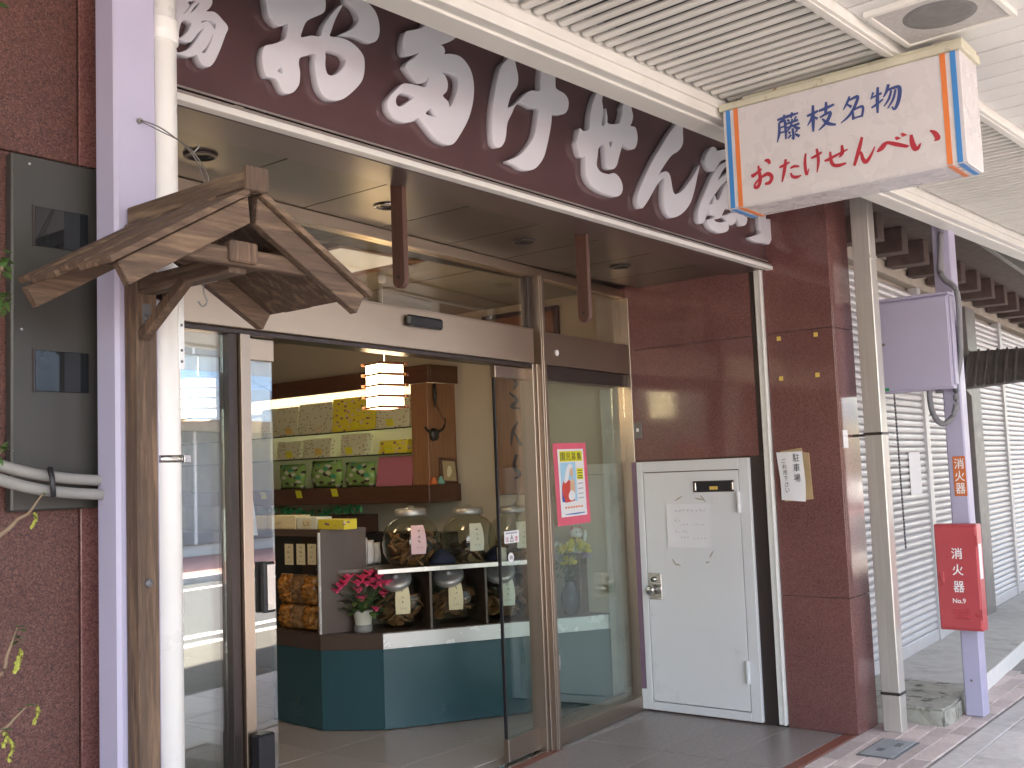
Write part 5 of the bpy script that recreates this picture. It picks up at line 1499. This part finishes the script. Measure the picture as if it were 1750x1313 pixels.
shelf_box(510, 566, 1.8805, 2.125, m_wrapg, 'large beige patterned gift box with a cream tag on the top glass shelf')
shelf_box(568, 640, 1.8805, 2.140, m_wrapy, 'large yellow patterned gift box on the top glass shelf', d=.08)
shelf_box(643, 700, 1.8805, 2.120, m_wrapg, 'large beige patterned gift box beside the shelf post')
shelf_box(472, 511, 1.6905, 1.835, m_wrapg, 'small beige gift box at the far end of the second glass shelf')
shelf_box(517, 563, 1.6905, 1.840, m_wrapg, 'small beige gift box with a golden tag on the second glass shelf')
shelf_box(580, 624, 1.6905, 1.855, m_wrapg, 'small beige gift box above the green bags on the second glass shelf')
shelf_box(646, 694, 1.6905, 1.790, m_wrapy, 'small yellow patterned box on the second glass shelf', d=.06)
shelf_box(640, 702, 1.4505, 1.670, m_pinkb, 'plain pink box leaning on the lower shelf', d=.05, tilt=.04)
for k, (a, b, h, nm) in enumerate(((470, 516, .20, 'at the far end'), (524, 580, .215, 'in the middle'), (582, 636, .19, 'beside the pink box'))):
    ya_, yb_ = ypx(a), ypx(b)
    bm = bmesh.new()
    pillow(bm, Vector((XS+.08, (ya_+yb_)/2, 1.4505)), Vector((0,-1,0)), abs(ya_-yb_)*.95, h, .09, k+60, lump=.25)
    tag(finish('wrapped_bag', bm, m_wrapn, smooth=True), 'green patterned wrapped bag %s of the lower shelf' % nm, 'wrapped bag', 'green bags on the lower shelf')
def price_tag(px, py, mat, label, X=XS+.030, w=.075, h=.052, name='price_tag'):
    P = onX(px, py, X)
    t = empty(name, P, label, 'price tag', 'price tags on the shelf unit')
    bb = basis(P-Vector((0,-w/2,h/2)), (0,-1,0), (-.25,0,.97))
    flat('card', rect(0,w,0,h), bb, 0, mat, t)
    STROKES('handwriting', scribble(bb, w*.15, w*.85, h*.62, h*.3, 4, int(px)), bb @ Matrix.Translation((0,0,.0008)), m_inkl, t)
for px, py, mt, lb in ((494,737,m_gold,'golden price tag before the farthest large beige box'),(545,734,m_cream,'cream price tag before the tall beige box on the top shelf'),(608,727,m_yellow,'yellow price tag before the large yellow box'),(667,722,m_yellow,'yellow price tag before the beige box by the shelf post'),(495,777,m_yellow,'yellow price tag before the farthest small beige box'),(545,772,m_gold,'golden price tag before a small beige box'),(597,770,m_yellow,'yellow price tag before the small beige box above the green bags'),(664,768,m_yellow,'yellow price tag before the small yellow box')):
    price_tag(px, py, mt, lb)
for px, py in ((512,845),(573,842),(452,847)):
    price_tag(px, py, m_yellow, 'yellow sticky price note on the lower shelf front', X=XS-.0215, w=.07, h=.06, name='sticky_note')
# garland and carton under the lower shelf
bm = bmesh.new()
for k in range(160):
    t_ = k/160
    c = Vector((XS+.03+rnd.uniform(-.02,.02), 7.2-1.2*t_, 1.285+.02*math.sin(t_*9)+rnd.uniform(-.02,.02)))
    blade(bm, c, Vector((rnd.uniform(-1,0), rnd.uniform(-1,1), rnd.uniform(-.6,.4))), Vector((0,0,1)), .06, .022)
tag(finish('leaf_garland', bm, M('green garland', (.03,.26,.10), .5, var=.4, vs=30)), 'green artificial leaf garland under the lower shelf', 'garland')
tag(B('brown_carton', XS+.05, XI-.03, 6.1, 6.6, 1.1005, 1.235, m_hangw, bev=.004), 'reddish brown carton on the cupboard under the lower shelf', 'carton')
# carved bull mask, picture, trinkets
P = onX(745, 740, XS+.02); P.x = XS+.07; P.y = 5.27
bl = empty('bull_mask', P, 'black carved bull mask with long horns hanging on the shelf post', 'ornament')
bm = bmesh.new(); a_lathe(bm, [(.0,-.055),(.030,-.05),(.042,-.02),(.040,.015),(.025,.035),(.0,.04)], (0,0,0), 14, Matrix.Diagonal((1.0,.55,1.0,1)))
bm.transform(Matrix.Translation(P)); finish('head', bm, m_horn, bl, smooth=True)
for s in (-1, 1):
    pts = [P+Vector((.035*s,0,.010)), P+Vector((.085*s,-.005,.030)), P+Vector((.115*s,-.005,.075)), P+Vector((.112*s,-.005,.115))]
    if s < 0: pts = [P+Vector((-.035,0,.010)), P+Vector((-.075,-.005,.022)), P+Vector((-.105,-.005,.045))]
    bm = bmesh.new(); a_tube(bm, spline([tuple(p) for p in pts], 4), [.013-.0008*i for i in range((len(pts)-1)*4+1)], 8); finish('horn', bm, m_horn, bl, smooth=True)
TUBE('hanging_cord', [P+Vector((.10,-.005,.10)), P+Vector((.02,-.002,.22)), P+Vector((.01,0,.36))], .002, m_horn, bl, 5)
TUBE('tassel', [P+Vector((.01,-.004,.36)), P+Vector((.012,-.006,.27)), P+Vector((.010,-.004,.19))], [.012,.018,.004], m_horn, bl, 8)
P = onX(764, 828, XS+.16)
pf = empty('picture_frame', (XS+.16, P.y, 1.4505), 'small dark framed picture leaning at the end of the lower shelf', 'picture frame')
PF = frame((XS+.17, 5.262, 1.4510), rad(0)) @ Matrix.Rotation(rad(-9), 4, 'X') @ Matrix.Rotation(rad(4), 4, 'Y')
B('frame', -.06, .125, -.014, .0, .0, .19, m_shelfw, pf, .003, PF)
B('mount', -.035, .100, -.0155, -.0142, .022, .168, m_card, pf, 0, PF)
bm = bmesh.new(); a_stroke(bm, [(.01,.05,.02),(.03,.09,.05),(.04,.13,.03)], PF @ basis((0,-.0160,0),(1,0,0),(0,0,1))); finish('drawing', bm, m_cream, pf)
for dx, dz, mt, lab, cat in ((-.02,.045,m_orange,'tiny orange ornament on the end of the lower shelf','ornament'),(.055,.05,M('jade', (.18,.42,.33), .3),'tiny jade green ornament on the end of the lower shelf','ornament')):
    bm = bmesh.new(); a_lathe(bm, [(.0,0),(.026,0),(.030,.018),(.016,.036),(.018,.046),(.0,dz+.012)], (XS+.06+dx, 5.262, 1.4502), 12)
    tag(finish('trinket', bm, mt, smooth=True), lab, cat)
tag(B('red_mat', XS+.0, XS+.10, 5.2555, 5.28, 1.4503, 1.4515, m_pred, bev=0), 'small red mat under the tiny ornaments', 'mat')
# wooden calligraphy plaque, framed board on the side wall
pq = onX(880, 740, XI)
wpq = empty('wood_plaque', (XI-.03, pq.y, 1.40), 'tall natural wood plaque with brushed calligraphy on the side wall', 'plaque')
B('board', XI-.035, XI-.001, pq.y-.16, pq.y+.16, 1.36, 2.28, m_shelfw2, wpq, .006)
bb = basis((XI-.0365, pq.y+.14, 1.40), (0,-1,0), (0,0,1))
STROKES('calligraphy', [[(.16,.80,.02),(.20,.74,.03),(.17,.70,.01)],[(.13,.68,.01),(.20,.62,.03),(.15,.58,.03),(.22,.56,.01)],[(.20,.47,.01),(.15,.40,.03),(.13,.30,.01)],[(.16,.40,.01),(.22,.30,.03)],[(.18,.24,.03),(.15,.16,.03),(.20,.10,.03),(.15,.07,.01)]], bb, m_ink, wpq)
fq = onX(890, 530, XI)
fb_ = empty('framed_board', (XI-.02, fq.y, 2.42), 'wide brown board in a black frame high on the side wall', 'framed board')
B('panel', XI-.020, XI-.001, fq.y-.30, fq.y+.30, 2.36, 2.62, m_shelfw2, fb_, .002)
bm = bmesh.new()
for (y0,y1,z0_,z1_) in ((-.34,-.301,2.33,2.65),(.301,.34,2.33,2.65),(-.30,.30,2.33,2.359),(-.30,.30,2.621,2.65)):
    a_box(bm, XI-.035, XI-.001, fq.y+y0, fq.y+y1, z0_, z1_, .004)
finish('frame', bm, m_black, fb_)

# ------------------------------------------------------------------ lanterns
def lantern(x, y, label, ceil=2.705):
    t = empty('paper_lantern', (x, y, 1.9), label, 'lantern', 'lit wooden paper lanterns')
    F = frame((x, y, 0), rad(-12))
    B('paper_shade', -.076, .076, -.076, .076, 1.905, 2.155, m_lamp, t, 0, F)
    for z in (1.900, 1.962, 2.024, 2.086, 2.148):
        for s in (-1, 1):
            B('wooden_slat', -.108 if s > 0 else -.098, .098 if s > 0 else .108, s*.0785-.006*(1 if s < 0 else 0), s*.0785+.006*(1 if s > 0 else 0)+(0 if s > 0 else .0), z, z+.017, m_lantw, t, .001, F)
            B('wooden_slat', s*.0785-(.006 if s < 0 else 0), s*.0785+(.006 if s > 0 else 0), -.098, .098, z+.0025, z+.0145, m_lantw, t, .001, F)
    TUBE('cord', [(x, y, 2.156), (x, y, ceil)], .0025, m_wprint, t, 6)
    LATHE('ceiling_cup', [(.018,-.075),(.022,-.07),(.030,0)], (x, y, ceil), m_wprint, t, 16)
lantern(4.325, 4.375, 'lit paper lantern with wooden slats hanging over the counter')
lantern(3.90, 5.55, 'lit paper lantern with wooden slats seen through the left glass pane')

# ------------------------------------------------------------------ shrub whose twigs reach into view at the left
sb = empty('potted_shrub', (.55, 1.62, 0), 'thin shrub with hanging green catkins in front of the left pillar', 'shrub')
LATHE('pot', [(.0,0),(.13,0),(.17,.30),(.18,.32),(.16,.32),(.15,.28),(.0,.28)], (.55, 1.62, 0), m_brown, sb, 24)
rs = random.Random(3)
TUBE('trunk', spline([(.55,1.62,.25),(.56,1.60,.7),(.53,1.63,1.2),(.56,1.61,1.6),(.55,1.60,2.1)], 5), [.014-.0005*i for i in range(21)], m_twig, sb, 8)
lv = bmesh.new(); ck = bmesh.new()
def twig(pts, leafy=.6):
    s = spline([tuple(p) for p in pts], 5)
    TUBE('branch', s, [max(.0012, .005-.0045*i/len(s)) for i in range(len(s))], m_twig, sb, 6)
    for i in range(4, len(s)):
        p = Vector(s[i])
        if rs.random() < leafy:
            d = Vector((rs.uniform(-.6,1), rs.uniform(-1,.4), rs.uniform(-.6,.7)))
            blade(lv, p, d, Vector((0,0,1)), rs.uniform(.014,.024), rs.uniform(.008,.013), 4)
def catkin(p, l):
    for j in range(16):
        q_ = Vector(p)+Vector((rs.uniform(-.0012,.0012)+.003*math.sin(j*.3), 0, -l*j/16))
        for k in range(3):
            blade(ck, q_, Vector((rs.uniform(-1,1), rs.uniform(-1,1), -.6)), Vector((0,0,1)), .006, .003, 2)
def tp(px, py): return onY(px, py, 1.6)
twig([(.56,1.61,1.30), (.66,1.60,1.37), tp(0,915), tp(30,888), tp(48,878), tp(65,855), tp(75,842)], .10)
twig([(.54,1.62,1.15), (.66,1.61,1.20), tp(-8,1160), tp(12,1120), tp(24,1088), tp(30,1072)], .25)
twig([(.55,1.62,1.05), (.68,1.60,1.12), tp(0,1250), tp(25,1228), tp(45,1208)], .25)
twig([(.55,1.61,1.65), (.66,1.60,1.72), tp(-14,540), tp(-2,520), tp(8,508)], 1.0)
twig([(.56,1.61,1.72), (.66,1.60,1.80), tp(-10,470), tp(2,452), tp(8,446)], 1.0)
twig([(.56,1.61,1.52), (.66,1.60,1.57), tp(-20,790), tp(-4,778), tp(6,768)], .8)
for (px, py) in ((75,846),(30,1072),(26,1090),(46,1206),(6,1248),(10,505),(4,510),(12,520),(6,450),(3,775),(8,770),(10,432),(2,12)):
    p = tp(px, py)
    blade(lv, p, Vector((.5,-.4,.1)), Vector((0,0,1)), .013, .010, 4)
    blade(lv, p, Vector((-.2,-.6,.3)), Vector((0,0,1)), .012, .009, 4)
for (px, py, l) in ((58,875,.022),(33,1108,.022),(30,1120,.018),(62,1204,.026),(18,1262,.032),(8,1250,.02),(28,1130,.014)):
    catkin(tp(px, py), l)
for k in range(260):
    p = Vector((.55+rs.gauss(0,.10), 1.62+rs.gauss(0,.09), rs.uniform(.9,2.1)))
    if p.x > .70: continue
    blade(lv, p, Vector((rs.uniform(-1,1), rs.uniform(-1,1), rs.uniform(-.6,.6))), Vector((0,0,1)), .03, .016, 4)
finish('leaves', lv, m_leaf, sb, kind='stuff')
finish('catkins', ck, m_catk, sb, kind='stuff')

# ------------------------------------------------------------------ far side of the street (seen mirrored in the glass)
ob = empty('opposite_building', (16, -11.2, 0), 'pale two storey building with sky blue awnings across the street', 'building')
B('wall', 2, 40, -20, -11.05, 0, 7.2, m_oppw, ob, 0)
for i in range(12):
    x = 3.0+3.05*i
    g = B('shop_window', x, x+2.5, -11.05, -11.0, .25, 2.7, m_oppd, ob, .01)
    B('window_frame', x-.06, x-.001, -11.05, -10.97, .2, 2.8, m_wprint, g, .004)
    B('window_frame', x+1.22, x+1.28, -10.999, -10.97, .25, 2.7, m_wprint, g, .004)
    w = B('upper_window', x+.2, x+2.3, -11.05, -11.0, 4.4, 5.7, m_oppd, ob, .01)
    B('window_frame', x+.14, x+2.36, -11.05, -10.98, 5.705, 5.78, m_wprint, w, .004)
    B('window_frame', x+.14, x+.199, -11.05, -10.98, 4.4, 5.704, m_wprint, w, .004)
    B('window_frame', x+1.22, x+1.28, -10.999, -10.98, 4.4, 5.704, m_wprint, w, .004)
    bm = bmesh.new()
    for k in range(3):
        xa = x-.25+k*1.0; xb = xa+.985
        a_prism(bm, [Vector((xa,-11.04,4.05)), Vector((xa,-10.1,3.60)), Vector((xa,-10.1,2.90)), Vector((xa,-10.14,2.90)), Vector((xa,-10.14,3.56)), Vector((xa,-11.04,4.0))], (xb-xa,0,0))
    finish('awning', bm, m_blind, ob)
for x in (9.5, 15.5, 21.5):
    t = empty('utility_pole', (x, -7.6, 0), 'tall grey utility pole on the far pavement across the street', 'pole', 'poles across the street')
    TUBE('shaft', [(x,-7.6,0),(x,-7.6,3.5),(x,-7.6,7.5)], [.13,.12,.10], m_conc, t, 12)
    B('crossarm', x-.6, x+.6, -7.64, -7.56, 6.9, 7.0, m_grey, t, .005)
